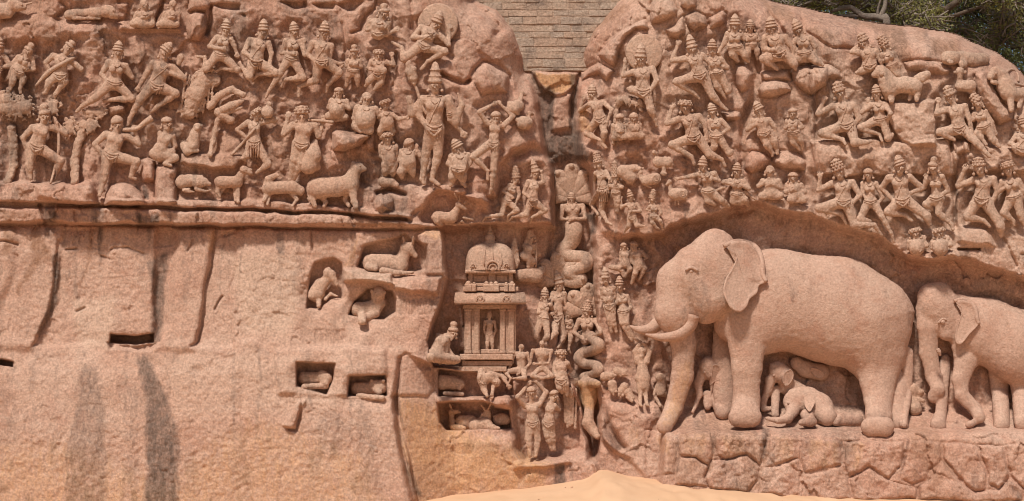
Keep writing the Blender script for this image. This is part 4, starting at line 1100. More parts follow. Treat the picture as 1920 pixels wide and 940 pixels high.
figure('M2', 'bald fat dwarf with a huge belly sitting at the slab corner', GD, 'm', None, (1485, 22, 52), (1412, 95, 1385, 180, 1400, 235), (1550, 105, 1590, 160, 1625, 140), (1470, 220), (1395, 240, 1430, 285), (1510, 275, 1440, 280), belly=(1475, 185, 82), cloth=False, thread=False)
figure('M2', 'dwarf turning aside with one arm stretched towards the trident', GD, 'm', ('curls', 1625, 30), (1635, 75, 42), (1590, 125, 1575, 170, 1630, 150), (1690, 150, 1740, 185, 1790, 175), (1645, 240), (1590, 280, 1600, 340), (1690, 285, 1680, 330), belly=(1650, 205, 52), cloth=False, thread=False)
figure('T3', 'flying god leaning with a raised palm before a round halo', None, 'm', ('kirita', 712, 85), (668, 195, 50, 28), (555, 220, 490, 300, 605, 298), (695, 275, 772, 355, 778, 245), (575, 370), (420, 472, 398, 380, 325, 342), (740, 412, 610, 490, 555, 555), halo=(688, 190, 162), yaw=.5)
shiva = figure('M3', 'tall four-armed god standing with a mace, the largest standing figure', None, 'm', ('kirita', 668, -275), (665, -80, 60), (562, 25, 540, 160, 600, 255), (770, 25, 790, 190, 875, 285), (660, 265), (592, 460, 562, 668, 575, 700), (690, 460, 642, 668, 695, 712),
    extra=[(775, 35, 36, 830, 205, 34, .5), (830, 205, 34, 880, 75, 24, .5), (560, 40, 36, 480, 140, 32, .5), (480, 140, 32, 458, 20, 24, .5), (880, 75, 26, 850, -20, 10, .4)])
rod('mace_shaft', 'T3', [(480, 640), (520, 720), (560, 850), (600, 920)], [14, 13, 13, 12], shiva, off=11)
def leaf_club():
    B = Blob(1.3, .7); ox, oy, k = FR['T3']
    pts = [(455, 515, 28), (470, 570, 50), (485, 620, 40), (495, 660, 22)]
    for a, b in zip(pts[:-1], pts[1:]):
        x1, y1, x2, y2 = ox + a[0] / k, oy + a[1] / k, ox + b[0] / k, oy + b[1] / k
        B.cap((x1, y1, float(wall(x1, y1)) + 13), (x2, y2, float(wall(x2, y2)) + 13), a[2] / k, b[2] / k, 2)
    v, f = B.mesh(wave=1.2); mesh_np('mace_head', v, f, M_FIG, shiva)
leaf_club()
for i, (x, y) in enumerate([(735, 0), (770, 130), (770, 145), (770, 160)]):
    ox, oy, k = FR['M3']
    x1, x2 = (745, 800) if i else (600, 720)
    q = [(ox + a / k, oy + (y + (6 if j == 1 else 0)) / k) for j, a in enumerate((x1, (x1 + x2) / 2, x2))]
    c = curve([(a, b, o_info[shiva.name][0].z(a, b) + .6) for a, b in q], 5)
    solid('armlet' if i else 'collar', [tube_mesh(c, 1.2)], M_FIG, shiva)
figure('M3', 'emaciated bearded ascetic balancing on one leg with arms arched overhead', None, 'm', ('cap', 1150, 120), (1152, 182, 45), (1085, 220, 1018, 130, 1125, 72), (1212, 238, 1290, 165, 1195, 75), (1130, 385), (968, 488, 1085, 600, 1088, 670), (1135, 590, 1118, 745, 1108, 785), fat=.78, beard=True, thread=False, neckl=False)
figure('M3', 'curly-haired dwarf standing close behind the dwarf with a rounded cap', GD, 'm', ('curls', 275, 290), (285, 345, 50), (235, 405, 238, 480, 285, 525), (345, 410, 345, 500, 325, 500), (300, 560), (270, 590, 265, 640), (325, 595, 325, 640), belly=(300, 500, 48), cloth=False, thread=False)
figure('M3', 'fat dwarf with rounded cap at the foot of the four-armed god', GD, 'm', ('cap', 440, 340), (458, 405, 50), (392, 450, 368, 520, 420, 500), (505, 450, 545, 480, 520, 430), (445, 560), (390, 605, 400, 655), (480, 590, 490, 640), belly=(450, 525, 64), cloth=False, thread=False)
figure('M3', 'dwarf with a lion face carved on his belly between god and ascetic', GD, 'm', ('cone', 810, 345), (850, 432, 55), (800, 490, 775, 545, 850, 560), (925, 480, 945, 530, 905, 590), (850, 590), (805, 640, 800, 700, 790, 715), (885, 640, 890, 700, 905, 720), belly=(862, 545, 66), thread=False, extra=[(830, 575, 18, 900, 580, 18, 2.0), (840, 595, 12, 890, 600, 12, 2.0)])
figure('E3', 'kneeling woman in flight with stacked crown below the ascetic', GA, 'f', ('jata', 448, 205), (455, 350, 40), (395, 405, 330, 465, 400, 512), (475, 430, 490, 500, 455, 580), (365, 560), (315, 695, 165, 712, 120, 770), (470, 650, 385, 700, 365, 760), yaw=.5)
figure('E3', 'flying man in a hollow beside the cleft with a pointed crown', GA, 'm', ('cone', 615, 145), (648, 295, 44), (575, 370, 530, 480, 605, 540), (695, 385, 725, 375, 705, 285), (620, 570), (555, 692, 425, 712, 370, 762), (742, 650, 612, 720, 598, 775), yaw=.4)
# hunters
h1 = figure('M1', 'hunter with topknot leaning on a tall bow under a tree', GH, 'm', ('bun', 345, 60), (358, 168, 55), (262, 255, 182, 335, 215, 430), (410, 250, 525, 300, 450, 215), (290, 410), (235, 550, 245, 650, 250, 665), (485, 525, 440, 640, 430, 670), thread=False, neckl=False, yaw=.2)
rod('bow', 'M1', [(455, 205), (470, 300), (468, 450), (440, 580), (405, 700)], [10, 12, 13, 12, 9], h1, off=12)
h2 = figure('M1', 'bearded hunter, hand on hip, shouldering a curved club', GH, 'm', ('cap', 925, 155), (940, 238, 55), (845, 310, 760, 385, 835, 490), (1020, 325, 1112, 385, 1085, 290), (890, 475), (838, 625, 808, 765, 795, 800), (1092, 530, 1050, 650, 1085, 668), beard=True, thread=False, neckl=False)
rod('club', 'M1', [(985, 272), (1090, 265), (1160, 215), (1220, 175)], [16, 18, 22, 28], h2, off=12)
figure('M1', 'seated ascetic in profile hugging his knees on a stone seat', GS_, 'm', ('cap', 1335, 165), (1335, 228, 50), (1290, 305, 1275, 405, 1350, 425), (1380, 320, 1400, 400, 1370, 275), (1262, 470), (1375, 450, 1270, 510, 1340, 515), (1405, 495, 1320, 545, 1370, 560), yaw=.8, cloth=False, thread=False, neckl=False)
h3 = figure('M2', 'man in a kilt carrying a round water pot on his shoulder', GH, 'm', ('curls', 585, 105), (605, 155, 46), (535, 215, 450, 270, 525, 340), (640, 215, 758, 190, 715, 160), (580, 380), (530, 470, 490, 500, 520, 525), (695, 545, 625, 600, 605, 615), thread=False, skirt=True)
rod('staff', 'M2', [(590, 260), (500, 370), (400, 475)], [10, 13, 13], h3, fig=o_info[h3.name])
beast('M2', 'water_pot', 'round stone water pot held against the carrier head', 'pot', [(690, 130, 52, 690, 130, 52, 65), (700, 80, 22, 705, 70, 26, 60)])
h4 = figure('M2', 'bearded man with a horn-shaped basket hung from a shoulder pole', GH, 'm', ('curls', 960, 75), (968, 165, 55), (895, 235, 820, 305, 852, 185), (1075, 240, 1100, 325, 1132, 215), (960, 390), (905, 510, 872, 670, 865, 690), (960, 540, 900, 660, 890, 690), thread=False, neckl=False, beard=True)
rod('shoulder_pole', 'M2', [(1010, 192), (1110, 200), (1220, 212)], [9, 12, 14], h4, off=12)
beast('M2', 'basket', 'horn-shaped bulging basket hanging behind the pole carrier', 'basket', [(1070, 370, 26, 1050, 470, 70, 25, 40), (1050, 470, 70, 1020, 550, 80, 40, 40), (960, 560, 30, 1090, 570, 30, 30), (1000, 580, 25, 1050, 610, 20, 20)])

# ------------------------------------------------------------------ carved people, upper register of the second rock
figure('M4', 'crowned man with hand to his ear standing at the cleft edge', GA, 'm', ('cone', 470, -95), (475, -8, 42), (450, 68, 375, 120, 400, 38), (560, 50, 628, 112, 595, 200), (532, 188), (430, 302, 535, 355, 575, 405), (568, 295, 555, 385, 580, 415), yaw=-.3)
figure('T4', 'sun god with a round halo behind his head and one palm raised', None, 'm', ('kirita', 865, 340), (860, 480, 50), (800, 580, 722, 605, 738, 515), (955, 550, 988, 645, 945, 715), (880, 735), (795, 722, 760, 712), (940, 875, 975, 965, 988, 1005), halo=(888, 425, 150))
figure('M4', 'seated hermit with worn staring face under the small tree', GS_, 'm', ('cap', 690, 140), (692, 192, 40), (640, 240, 640, 300, 690, 285), (735, 240, 745, 300, 705, 285), (690, 310), (650, 330, 700, 345), (735, 325, 690, 345), cloth=False, thread=False, neckl=False)
figure('M4', 'second seated hermit under the tree, sitting on a folded mat', GS_, 'm', ('cap', 805, 130), (805, 190, 40), (762, 235, 765, 290, 805, 275), (850, 235, 865, 290, 825, 275), (815, 305), (770, 325, 820, 335), (870, 320, 820, 335), cloth=False, thread=False, neckl=False)
figure('T5', 'flying lord with broad shoulders and raised open palm near the boulders', GA, 'm', ('kirita', 220, 275), (250, 402, 52), (205, 470, 88, 485, 128, 370), (330, 450, 388, 500, 398, 585), (310, 605), (122, 655, 250, 740, 300, 785), (410, 770, 485, 850, 522, 880))
figure('T5', 'crowned woman with folded arms close beside the flying lord', GA, 'f', ('kirita', 410, 310), (410, 400, 45), (380, 475, 398, 545, 430, 570), (475, 475, 528, 542, 455, 530), (445, 590), (445, 690, 495, 760, 515, 790), (535, 725, 545, 680))
figure('T5', 'bird-legged woman reaching out with a long arm below the crest', GK, 'f', ('cone', 590, 110), (590, 218, 48), (535, 275, 505, 345, 468, 405), (635, 280, 660, 312, 615, 265), (590, 380), (570, 430, 615, 490), (665, 440, 695, 490))
figure('T5', 'small bird-legged woman with crossed forearms beside the reaching one', GK, 'f', ('cone', 712, 155), (715, 225, 38), (682, 280, 690, 325, 735, 300), (755, 282, 778, 322, 715, 318), (718, 360), (695, 420, 700, 470), (765, 405, 772, 475))
figure('T5', 'large flying lord in tiered crown with forearm across his waist', GA, 'm', ('kirita', 868, 130), (885, 238, 55), (830, 305, 825, 395, 905, 400), (990, 300, 1055, 390, 1060, 445), (945, 435), (820, 470, 925, 550), (1055, 500, 1075, 550))
figure('T5', 'slender woman in tall crown next to the lord with tiered crown', GA, 'f', ('cone', 1060, 150), (1100, 248, 48), (1080, 320, 1060, 355, 1075, 395), (1190, 310, 1230, 375, 1235, 440), (1145, 430), (1092, 470, 1175, 490), (1240, 490, 1290, 520))
figure('T6', 'man in coiled headdress blowing a flute at the crest', GA, 'm', ('jata', 395, 265), (430, 350, 50), (380, 420, 330, 415, 380, 370), (530, 410, 565, 490, 575, 540), (475, 530), (430, 560, 370, 585), None, yaw=-.6)
figure('T6', 'thin woman with swept-back hair behind the maned lion', GA, 'f', ('jata', 540, 285), (598, 375, 42), (572, 440, 575, 490, 610, 480), (660, 430, 710, 520, 705, 560), (655, 525), (690, 590, 720, 640), None, yaw=-.2)
figure('M6', 'flying lord with bent knees above the flat ledge, palm raised', GA, 'm', ('jata', 205, -120), (235, -15, 54), (175, 85, 60, 145, 100, 50), (340, 75, 388, 180, 340, 250), (290, 235), (90, 300, 255, 350, 280, 385), (352, 375, 455, 372, 482, 362))
figure('M6', 'woman with bare slim waist beside the lord on the flat ledge', GA, 'f', ('cone', 520, -95), (530, -8, 46), (492, 72, 412, 132, 450, 60), (595, 65, 640, 140, 612, 205), (560, 190), (400, 255, 552, 310, 572, 362), (618, 340, 655, 310))
figure('M5', 'curly-headed flying man with arm bent up and hand at the thigh', GA, 'm', ('curls', 192, 30), (192, 95, 52), (145, 185, 45, 218, 80, 110), (300, 165, 348, 225, 362, 330), (262, 335), (88, 392, 242, 490, 265, 548), (385, 468, 485, 510, 510, 560))
figure('M5', 'flying woman with jewelled hair following the curly-headed man', GA, 'f', ('cone', 395, 50), (410, 132, 42), (385, 200, 388, 255, 405, 285), (480, 200, 540, 262, 480, 310), (440, 330), (425, 405, 385, 465), (545, 460, 570, 440))
figure('M5', 'standing man with a staff across his body beside the dark water channel', GK, 'm', ('cone', 750, 40), (785, 125, 46), (735, 200, 690, 268, 775, 220), (860, 195, 905, 245, 920, 315), (830, 300), (845, 390, 890, 460, 890, 480), (905, 365, 925, 440, 930, 462), thread=False)
figure('M5', 'small standing woman with clawed feet on a stone bracket', GK, 'f', ('cap', 1050, 95), (1052, 145, 42), (1012, 205, 998, 255, 1035, 235), (1085, 205, 1130, 250, 1060, 262), (1060, 295), (1055, 370, 1098, 415, 1105, 432), (1110, 350, 1130, 400, 1130, 425))
figure('M5', 'flying woman with one arm stretched level and a pointed crown', GK, 'f', ('cone', 340, 475), (335, 575, 42), (310, 630, 230, 645, 140, 662), (425, 625, 462, 680, 365, 650), (375, 770), (375, 840, 430, 870), (480, 835, 540, 885), extra=[(430, 760, 12, 510, 730, 14, .5)])
figure('M5', 'bird-legged woman with joined hands and spreading tail', GK, 'f', ('cone', 610, 530), (605, 612, 42), (555, 682, 502, 692, 590, 712), (660, 682, 700, 742, 612, 705), (605, 790), (575, 845, 630, 870), (670, 830, 700, 890), extra=[(670, 770, 16, 755, 832, 8, .4), (590, 830, 46, 630, 835, 46, .7)])
figure('M5', 'bald hermit seated cross-legged with hands at his chest', GS_, 'm', None, (870, 605, 46), (815, 685, 782, 722, 840, 690), (935, 685, 962, 742, 890, 712), (880, 785), (805, 800, 880, 815), (952, 800, 880, 815), cloth=False, thread=False, neckl=False)
figure('M5', 'smaller curly-headed hermit seated beside the bald one', GS_, 'm', ('cap', 1055, 610), (1056, 662, 46), (1010, 718, 1000, 768, 1048, 752), (1115, 720, 1150, 770, 1075, 752), (1080, 795), (1035, 830, 1080, 845), (1140, 828, 1090, 845), cloth=False, thread=False, neckl=False)
figure('R7', 'flying lord at the ledge end, leg folded under and palm raised', GA, 'm', ('jata', 360, 75), (400, 190, 54), (345, 275, 238, 325, 245, 235), (505, 270, 565, 370, 505, 430), (435, 425), (238, 472, 415, 520, 455, 592), (520, 600, 680, 608, 735, 685))
figure('R7', 'woman with banded breasts and dangling foot next to that lord', GA, 'f', ('cap', 630, 150), (632, 208, 42), (592, 275, 588, 335, 610, 390), (692, 275, 752, 385, 712, 432), (650, 425), (565, 560, 650, 580), (745, 540, 815, 670, 838, 745))
figure('R7', 'flying lord with matted locks and both elbows out', GA, 'm', ('kirita', 862, 45), (890, 150, 54), (795, 230, 740, 310, 830, 405), (965, 225, 1062, 310, 975, 350), (910, 415), (790, 500, 930, 530, 980, 572), (1100, 535, 1125, 605))
figure('R7', 'woman with high round hair clasping hands at her waist by the crack', GA, 'f', ('bun', 1162, 55), (1150, 155, 46), (1115, 235, 1080, 305, 1090, 240), (1222, 225, 1272, 335, 1192, 380), (1180, 400), (1095, 440, 1150, 485), (1195, 510, 1300, 602, 1310, 640))
figure('R7', 'flying man with spiralling headdress and a draped shoulder cloth beyond the crack', GA, 'm', ('jata', 1512, 60), (1520, 155, 56), (1480, 245, 1350, 295, 1400, 175), (1635, 240, 1668, 340, 1622, 430), (1540, 405), (1425, 540, 1555, 570, 1605, 615), (1690, 610, 1700, 690))
figure('R7', 'smiling woman with wavy hair at the photo edge, palm turned inward', GA, 'f', ('curls', 1738, 95), (1755, 165, 50), (1705, 265, 1690, 330, 1730, 310), (1835, 255, 1885, 345, 1835, 295), (1800, 385), (1720, 510, 1795, 575, 1800, 605), (1850, 520, 1895, 620))
figure('M6', 'flying lord with one leg swept back over the ledge rim', GA, 'm', ('jata', 1085, -85), (1120, 15, 50), (1085, 110, 1010, 140, 1020, 65), (1235, 85, 1272, 190, 1292, 285), (1190, 265), (1035, 290, 1150, 350), (1330, 375, 1432, 482))
figure('M6', 'woman leaning on the lord, her arm hanging along her thigh', GA, 'f', ('jata', 1285, -15), (1340, 65, 48), (1315, 145, 1302, 190, 1330, 180), (1395, 130, 1452, 215, 1470, 275), (1390, 250), (1335, 300, 1405, 390), (1455, 345, 1512, 405))
figure('M6', 'figure with knees drawn up, half outside the photo edge', GA, 'm', ('cone', 1690, 150), (1705, 240, 50), (1650, 320, 1600, 385, 1660, 400), (1760, 320, 1800, 380, 1750, 400), (1700, 430), (1640, 410, 1650, 450), None)
for (hx_, lab) in ((1010, 'dwarf bust in a small panel, its hand on a neighbour'), (1200, 'second dwarf bust in the panel, chin on its hand')):
    d_ = hx_ - 1010
    figure('R7', lab, GD, 'm', ('curls', hx_ - 10, 630), (hx_, 682, 48), (965 + d_, 745, 960 + d_, 790, 1020 + d_, 800), (1065 + d_, 745, 1100 + d_, 770, 1085 + d_, 735), (1020 + d_, 800), None, None, belly=(1020 + d_, 790, 58), cloth=False, thread=False, neckl=False)
# beside the cleft, over the great elephant's head
figure('E4', 'tall crowned man striding away from the cleft in a short skirt', GA, 'm', ('jata', 295, 70), (325, 200, 44), (300, 285, 290, 365, 335, 440), (398, 275, 440, 350, 420, 440), (365, 450), (260, 590, 320, 690, 300, 720), (352, 650, 410, 770, 450, 790), skirt=True, yaw=.4)
figure('E4', 'standing bird-man with a round vessel under his chin', GK, 'm', ('jata', 480, 160), (490, 345, 42), (445, 410, 440, 430, 490, 430), (535, 400, 560, 420, 520, 430), (495, 470), (500, 560, 500, 660), (520, 560, 515, 660), beard=True, fat=.75, thread=False)
figure('E4', 'small crowned man with a palm raised among the geese', GA, 'm', ('cone', 618, 440), (640, 530, 36), (600, 595, 545, 625, 550, 535), (705, 590, 738, 660, 655, 660), (655, 720), (620, 800, 580, 860), (700, 800, 775, 805), yaw=-.3)
figure('E4', 'tiny woman with a jewelled cone of hair on the ledge rim', GA, 'f', ('jata', 868, 440), (850, 552, 34), (832, 610, 800, 645, 830, 655), (908, 612, 938, 680, 915, 705), (865, 715), (850, 770, 895, 820, 920, 830), (930, 755, 950, 815, 965, 830))
# ------------------------------------------------------------------ carved people round the shrine and in the cleft
GN, GC = 'serpent people in the cleft', 'disciples before the shrine'
def hood(fr, cx, cy, R, n, root, r_up=None):
    """fan of cobra hoods rising behind a head; every cobra a part of its own"""
    ox, oy, k = FR[fr]
    x0, y0 = ox + cx / k, oy + cy / k
    R = R / k
    for i in range(n):
        a = math.radians(-90 + (i - (n - 1) / 2) * (200 / n))
        rr = R * (1.0 if i != n // 2 else 1.12)
        B = Blob(1.2, .6)
        tx, ty = x0 + math.cos(a) * rr, y0 + math.sin(a) * rr
        z0 = float(wall(x0, y0)) + 5
        for s_, wdt in ((.35, .13), (.65, .27), (.86, .26)):
            mx, my = x0 + math.cos(a) * rr * s_, y0 + math.sin(a) * rr * s_
            B.cap((x0, y0, z0), (mx, my, z0 + 2 * s_), .10 * R, wdt * R * 5.4 / n ** .9, 1.5)
        B.cap((tx - math.cos(a) * .12 * rr, ty - math.sin(a) * .12 * rr, z0 + 4), (tx, ty, z0 + 11), .13 * R, .09 * R, 1.2)
        v, f = B.mesh(wave=.2)
        o = mesh_np('cobra_hood', v, f, M_FIG, root)
def coil(fr, pts, root, name='serpent_tail', off=10, mat=None):
    """thick serpent body with ring scales"""
    ox, oy, k = FR[fr]
    B = Blob(1.6, .85)
    c = curve([(ox + a / k, oy + b / k, r / k) for a, b, r in pts], 7)
    for p_, q_ in zip(c[:-1], c[1:]):
        B.cap((p_[0], p_[1], float(wall(p_[0], p_[1])) + off * .9), (q_[0], q_[1], float(wall(q_[0], q_[1])) + off * .9), max(1.5, p_[2]), max(1.5, q_[2]), 1.0)
    v, f = B.mesh(wave=.3, back=20)
    return mesh_np(name, v, f, mat or M_FIG, root)
king = figure('E3', 'serpent king with joined palms under a wide many-headed cobra hood', GN, 'm', ('cone', 1000, 470), (1000, 555, 46), (912, 610, 900, 735, 985, 740), (1110, 610, 1135, 730, 1010, 740), (1020, 800), None, None, lift=10, thread=False, cloth=False)
hood('E3', 1000, 540, 290, 7, king)
coil('B5', [(318, 70, 66), (325, 150, 70), (300, 235, 62), (232, 305, 52), (320, 350, 56), (415, 360, 52), (425, 415, 52), (340, 445, 50), (285, 478, 44), (335, 520, 32), (390, 575, 10)], king, off=14)
queen = figure('B5', 'serpent queen with joined palms and a short dark coiled tail', GN, 'f', ('jata', 440, 690), (430, 805, 42), (368, 860, 325, 955, 400, 1010), (500, 860, 540, 955, 440, 1010), (432, 1010), None, None, lift=8, cloth=False)
hood('B5', 436, 800, 190, 5, queen)
coil('B4', [(1375, 120, 46), (1430, 160, 48), (1468, 205, 46), (1420, 245, 44), (1335, 268, 44), (1305, 310, 44), (1345, 348, 42), (1435, 362, 42), (1465, 405, 42), (1420, 440, 40), (1345, 460, 36), (1350, 482, 24)], queen, off=12)
cob = beast('B4', 'cobra', 'rearing reddish cobra with spread hood at the bottom of the cleft', 'serpent',
      [(1310, 510, 26, 1390, 500, 50, 45), (1390, 500, 50, 1460, 515, 26, 45), (1390, 520, 85, 1395, 640, 55, 30), (1395, 640, 52, 1385, 740, 36, 40), (1385, 740, 38, 1380, 830, 50, 45), (1380, 830, 46, 1420, 890, 44, 45), (1420, 890, 40, 1455, 935, 26, 40), (1340, 495, 18, 1370, 520, 24, 95), (1410, 500, 16, 1380, 520, 20, 95)], GN, lift=12, back=30)
# serpent couple by the cleft and flying couple across from it
nm = figure('B3', 'serpent prince under cobra hoods with an arm round his wife', GN, 'm', ('cone', 1120, 450), (1150, 585, 40), (1100, 645, 1075, 720, 1100, 770), (1185, 645, 1195, 760, 1115, 775), (1130, 830), (1115, 960, 1080, 1010), (1180, 980, 1150, 1050, 1140, 1075), lift=4)
hood('B3', 1140, 560, 200, 5, nm)
figure('B3', 'serpent wife kneeling on air with her hands held before her', GN, 'f', ('cone', 1035, 590), (1032, 670, 36), (1000, 730, 980, 800, 1070, 808), (1075, 735, 1100, 790, 1080, 808), (1020, 845), (960, 990, 930, 900, 905, 850), (1055, 985, 1010, 1035), lift=4)
figure('B4', 'slim flying figure with crossed ankles above the disciples', GN, 'f', None, (1215, -40, 34), (1180, 10, 1170, 60, 1200, 60), (1240, 10, 1255, 50, 1220, 60), (1210, 70), (1180, 150, 1150, 220), (1240, 140, 1220, 240, 1235, 262), lift=2)
figure('B5', 'standing man with folded arms and tall crown across from the serpents', GN, 'm', ('kirita', 572, 430), (578, 535, 38), (555, 605, 553, 675, 600, 685), (640, 600, 655, 670, 600, 690), (608, 745), (610, 850, 625, 950), (640, 860, 665, 950), yaw=-.2)
figure('B5', 'standing woman with swaying hip beside the man with folded arms', GN, 'f', ('cone', 688, 500), (692, 590, 38), (675, 660, 670, 720, 705, 690), (750, 668, 782, 750, 735, 805), (722, 790), (715, 880, 770, 990, 790, 1020), (745, 880, 800, 1000, 860, 1030), yaw=-.2)
figure('B5', 'small hermit seated beside another on a rock near the great elephant', GS_, 'm', ('cap', 720, 235), (726, 272, 32), (705, 315, 700, 370, 720, 400), (768, 315, 785, 370, 770, 405), (735, 410), (690, 440, 720, 480), (775, 445, 745, 490), cloth=False, thread=False, neckl=False)
figure('B5', 'bony hermit leaning on his knee, nearest the great elephant', GS_, 'm', ('cap', 812, 222), (808, 270, 38), (795, 320, 790, 390, 830, 430), (862, 310, 905, 352, 885, 375), (850, 420), (815, 480, 790, 560), (890, 440, 850, 530), cloth=False, thread=False, neckl=False, yaw=-.5, extra=[(620, 430, 20, 700, 440, 30, .4), (700, 440, 24, 730, 500, 20, .5)])
old = figure('B3', 'hooded old man leaning on a long staff on a rock ledge', None, 'm', None, (925, 190, 40), (872, 262, 885, 310, 955, 318), (940, 265, 950, 300, 965, 315), (880, 345), (905, 370, 900, 430, 930, 438), (935, 385, 930, 430, 955, 438), beard=True, yaw=.5, cloth=False, thread=False, neckl=False, fat=.85, extra=[(915, 150, 24, 895, 230, 26, .5)])
rod('staff', 'B3', [(962, 235), (965, 330), (960, 435)], [8, 8, 8], old, off=12)
beast('B3', 'rock_ledge', 'rounded rock ledge with a curled loop under the old man', 'ledge', [(830, 500, 50, 960, 500, 60, 30), (960, 490, 50, 1040, 440, 30, 20), (795, 420, 28, 770, 300, 20, 30, 40), (770, 300, 18, 790, 210, 14, 40), (790, 210, 14, 805, 300, 14, 40), (805, 300, 14, 810, 390, 22, 30)])
bh = figure('B4', 'pale bearded ascetic with a big topknot seated bowed before the shrine', None, 'm', ('bun', 305, 10), (292, 105, 46, 20), (180, 130, 190, 245, 300, 292), (255, 140, 250, 230, 305, 295), (150, 285), (300, 325, 200, 335, 150, 335), (330, 315, 240, 340, 190, 345), beard=True, yaw=.9, cloth=False, thread=False, neckl=False, fat=1.15, lift=48, extra=[(240, 150, 30, 240, 250, 18, 1.2), (120, 300, 40, 330, 325, 26, .7)])
figure('B4', 'headless disciple seated with one leg stretched beside the shrine steps', GC, 'm', None, (842, 225, 30), (790, 270, 770, 340, 740, 400), (890, 270, 915, 350, 840, 420), (845, 400), (715, 420, 760, 470, 730, 530), (870, 465, 780, 470), cloth=False, thread=False, neckl=False, ear=False, lift=30, fat=1.1, earless=True)
figure('B4', 'headless disciple seated in meditation, hands open in his lap', GC, 'm', None, (1010, 195, 28), (935, 245, 905, 380, 830, 428), (1085, 245, 1062, 350, 965, 352), (1010, 385), (930, 450, 1020, 465), (1090, 450, 1000, 470), cloth=False, thread=False, neckl=False, ear=False, lift=28, fat=1.1, earless=True)
figure('B4', 'disciple with curly hair turned aside, arm on the rock edge', GC, 'm', ('curls', 1160, 235), (1160, 295, 44), (1110, 350, 1110, 440, 1130, 460), (1210, 350, 1235, 400, 1180, 470), (1165, 490), (1150, 540, 1170, 580), (1200, 520, 1210, 600), lift=22, thread=False, neckl=False, yaw=.3)
figure('B4', 'figure bent double and reaching down under the shrine step', GC, 'm', None, (640, 500, 40), (600, 430, 690, 450, 735, 520), (640, 470, 620, 530, 610, 590), (530, 480), (520, 400, 680, 430, 720, 470), (545, 560, 570, 610), lift=26, thread=False, neckl=False, cloth=True, ear=False)
figure('B4', 'standing bather with both arms arched over his head', None, 'm', ('cap', 920, 530), (925, 590, 44), (875, 690, 812, 618, 895, 525), (985, 680, 1042, 580, 970, 505), (935, 830), (900, 960, 915, 1090), (975, 960, 960, 1090), lift=16, thread=False, neckl=False, beard=False, fat=1.0)
figure('B4', 'standing bather with hands pressed together at his chin', None, 'm', ('cap', 1100, 560), (1105, 610, 42), (1040, 680, 1090, 740, 1120, 660), (1110, 690, 1145, 720, 1130, 650), (1060, 830), (1050, 930, 1085, 1040), (1090, 930, 1110, 1040), lift=14, thread=False, neckl=False, yaw=.7, fat=.95)
wet = beast('B4', 'hanging_drapery', 'bundle of wrung cloth folds hanging beside the bathers', 'cloth',
            [(1190 + 22 * i, 560 + (i % 2) * 20, 13, 1195 + 20 * i, 820 + (i * 37 % 50), 12, 18) for i in range(5)] + [(1180, 520, 30, 1260, 500, 36, 30), (1230, 560, 24, 1240, 600, 20, 36)], lift=4)

# ------------------------------------------------------------------ animals
def animal(fr, name, label, cat, prims, eyes=(), group=None, **kw):
    o = beast(fr, name, label, cat, prims, group, **kw)
    ox, oy, k = FR[fr]
    B = o_info[o.name][0]
    for e in eyes:
        x, y = ox + e[0] / k, oy + e[1] / k
        solid('eye', [ball_mesh((x, y, B.z(x, y) - e[2] / k * .3), e[2] / k, 8, 5)], kw.get('mat') or M_FIG, o)
    return o
GL, GDR, GB = 'lions carved on the rock', 'deer carved on the rock', 'geese carved on the rock'
animal('M2', 'goat', 'standing goat turning its long-horned head, between lying beast and deer', 'goat', [(310, 690, 48, 450, 690, 46, 25), (450, 680, 42, 500, 600, 26, 25, 35), (495, 590, 30, 555, 620, 18, 45), (495, 570, 14, 560, 595, 10, 45), (300, 720, 26, 290, 770, 16, 25), (290, 770, 16, 310, 810, 12, 20), (340, 730, 22, 310, 790, 12, 10), (450, 720, 24, 455, 800, 16, 25), (455, 800, 15, 455, 850, 13, 22), (430, 720, 20, 432, 840, 12, 8)], [(520, 592, 7)])
animal('M2', 'deer', 'deer scratching its muzzle with a hind hoof, neck turned back', 'deer', [(700, 740, 56, 880, 730, 48, 28), (880, 730, 55, 950, 760, 40, 26), (700, 730, 46, 700, 680, 34, 34), (700, 670, 34, 765, 630, 16, 45), (760, 630, 14, 775, 640, 12, 50), (700, 660, 10, 660, 700, 8, 38), (690, 780, 28, 660, 840, 16, 26), (700, 790, 20, 690, 870, 12, 14), (890, 780, 26, 925, 830, 16, 22), (925, 830, 14, 890, 885, 11, 22)], [(722, 650, 7)], GDR)
animal('M2', 'lioness', 'big standing ewe-headed lioness facing the dwarfs', 'lion', [(1090, 740, 88, 1240, 730, 74, 40), (1240, 730, 76, 1350, 710, 78, 42), (1350, 700, 70, 1390, 600, 48, 45, 55), (1400, 575, 46, 1430, 575, 40, 60), (1430, 580, 34, 1465, 585, 22, 62), (1370, 540, 14, 1375, 530, 12, 60), (1055, 780, 44, 1050, 830, 26, 40), (1050, 830, 24, 1070, 880, 20, 34), (1110, 790, 34, 1160, 850, 18, 16), (1160, 850, 18, 1140, 885, 16, 16), (1375, 760, 38, 1385, 850, 26, 45), (1385, 850, 26, 1400, 890, 24, 45), (1330, 770, 30, 1310, 830, 18, 20), (1310, 830, 18, 1345, 885, 16, 20), (1010, 740, 10, 1020, 840, 10, 30)], [(1432, 560, 7)], GL)
animal('M2', 'boar', 'low lying boar under the rock bench', 'boar', [(10, 690, 60, 60, 680, 50, 20), (60, 675, 48, 140, 680, 46, 16), (130, 690, 52, 150, 690, 50, 30), (170, 690, 40, 185, 690, 36, 40), (195, 700, 26, 225, 706, 18, 46), (20, 755, 18, 60, 750, 14, 34), (120, 745, 18, 190, 765, 12, 36), (190, 765, 12, 235, 755, 10, 34), (30, 765, 12, 100, 768, 9, 30), (160, 655, 10, 165, 640, 8, 40)], [(196, 682, 6)], kmul=.15)
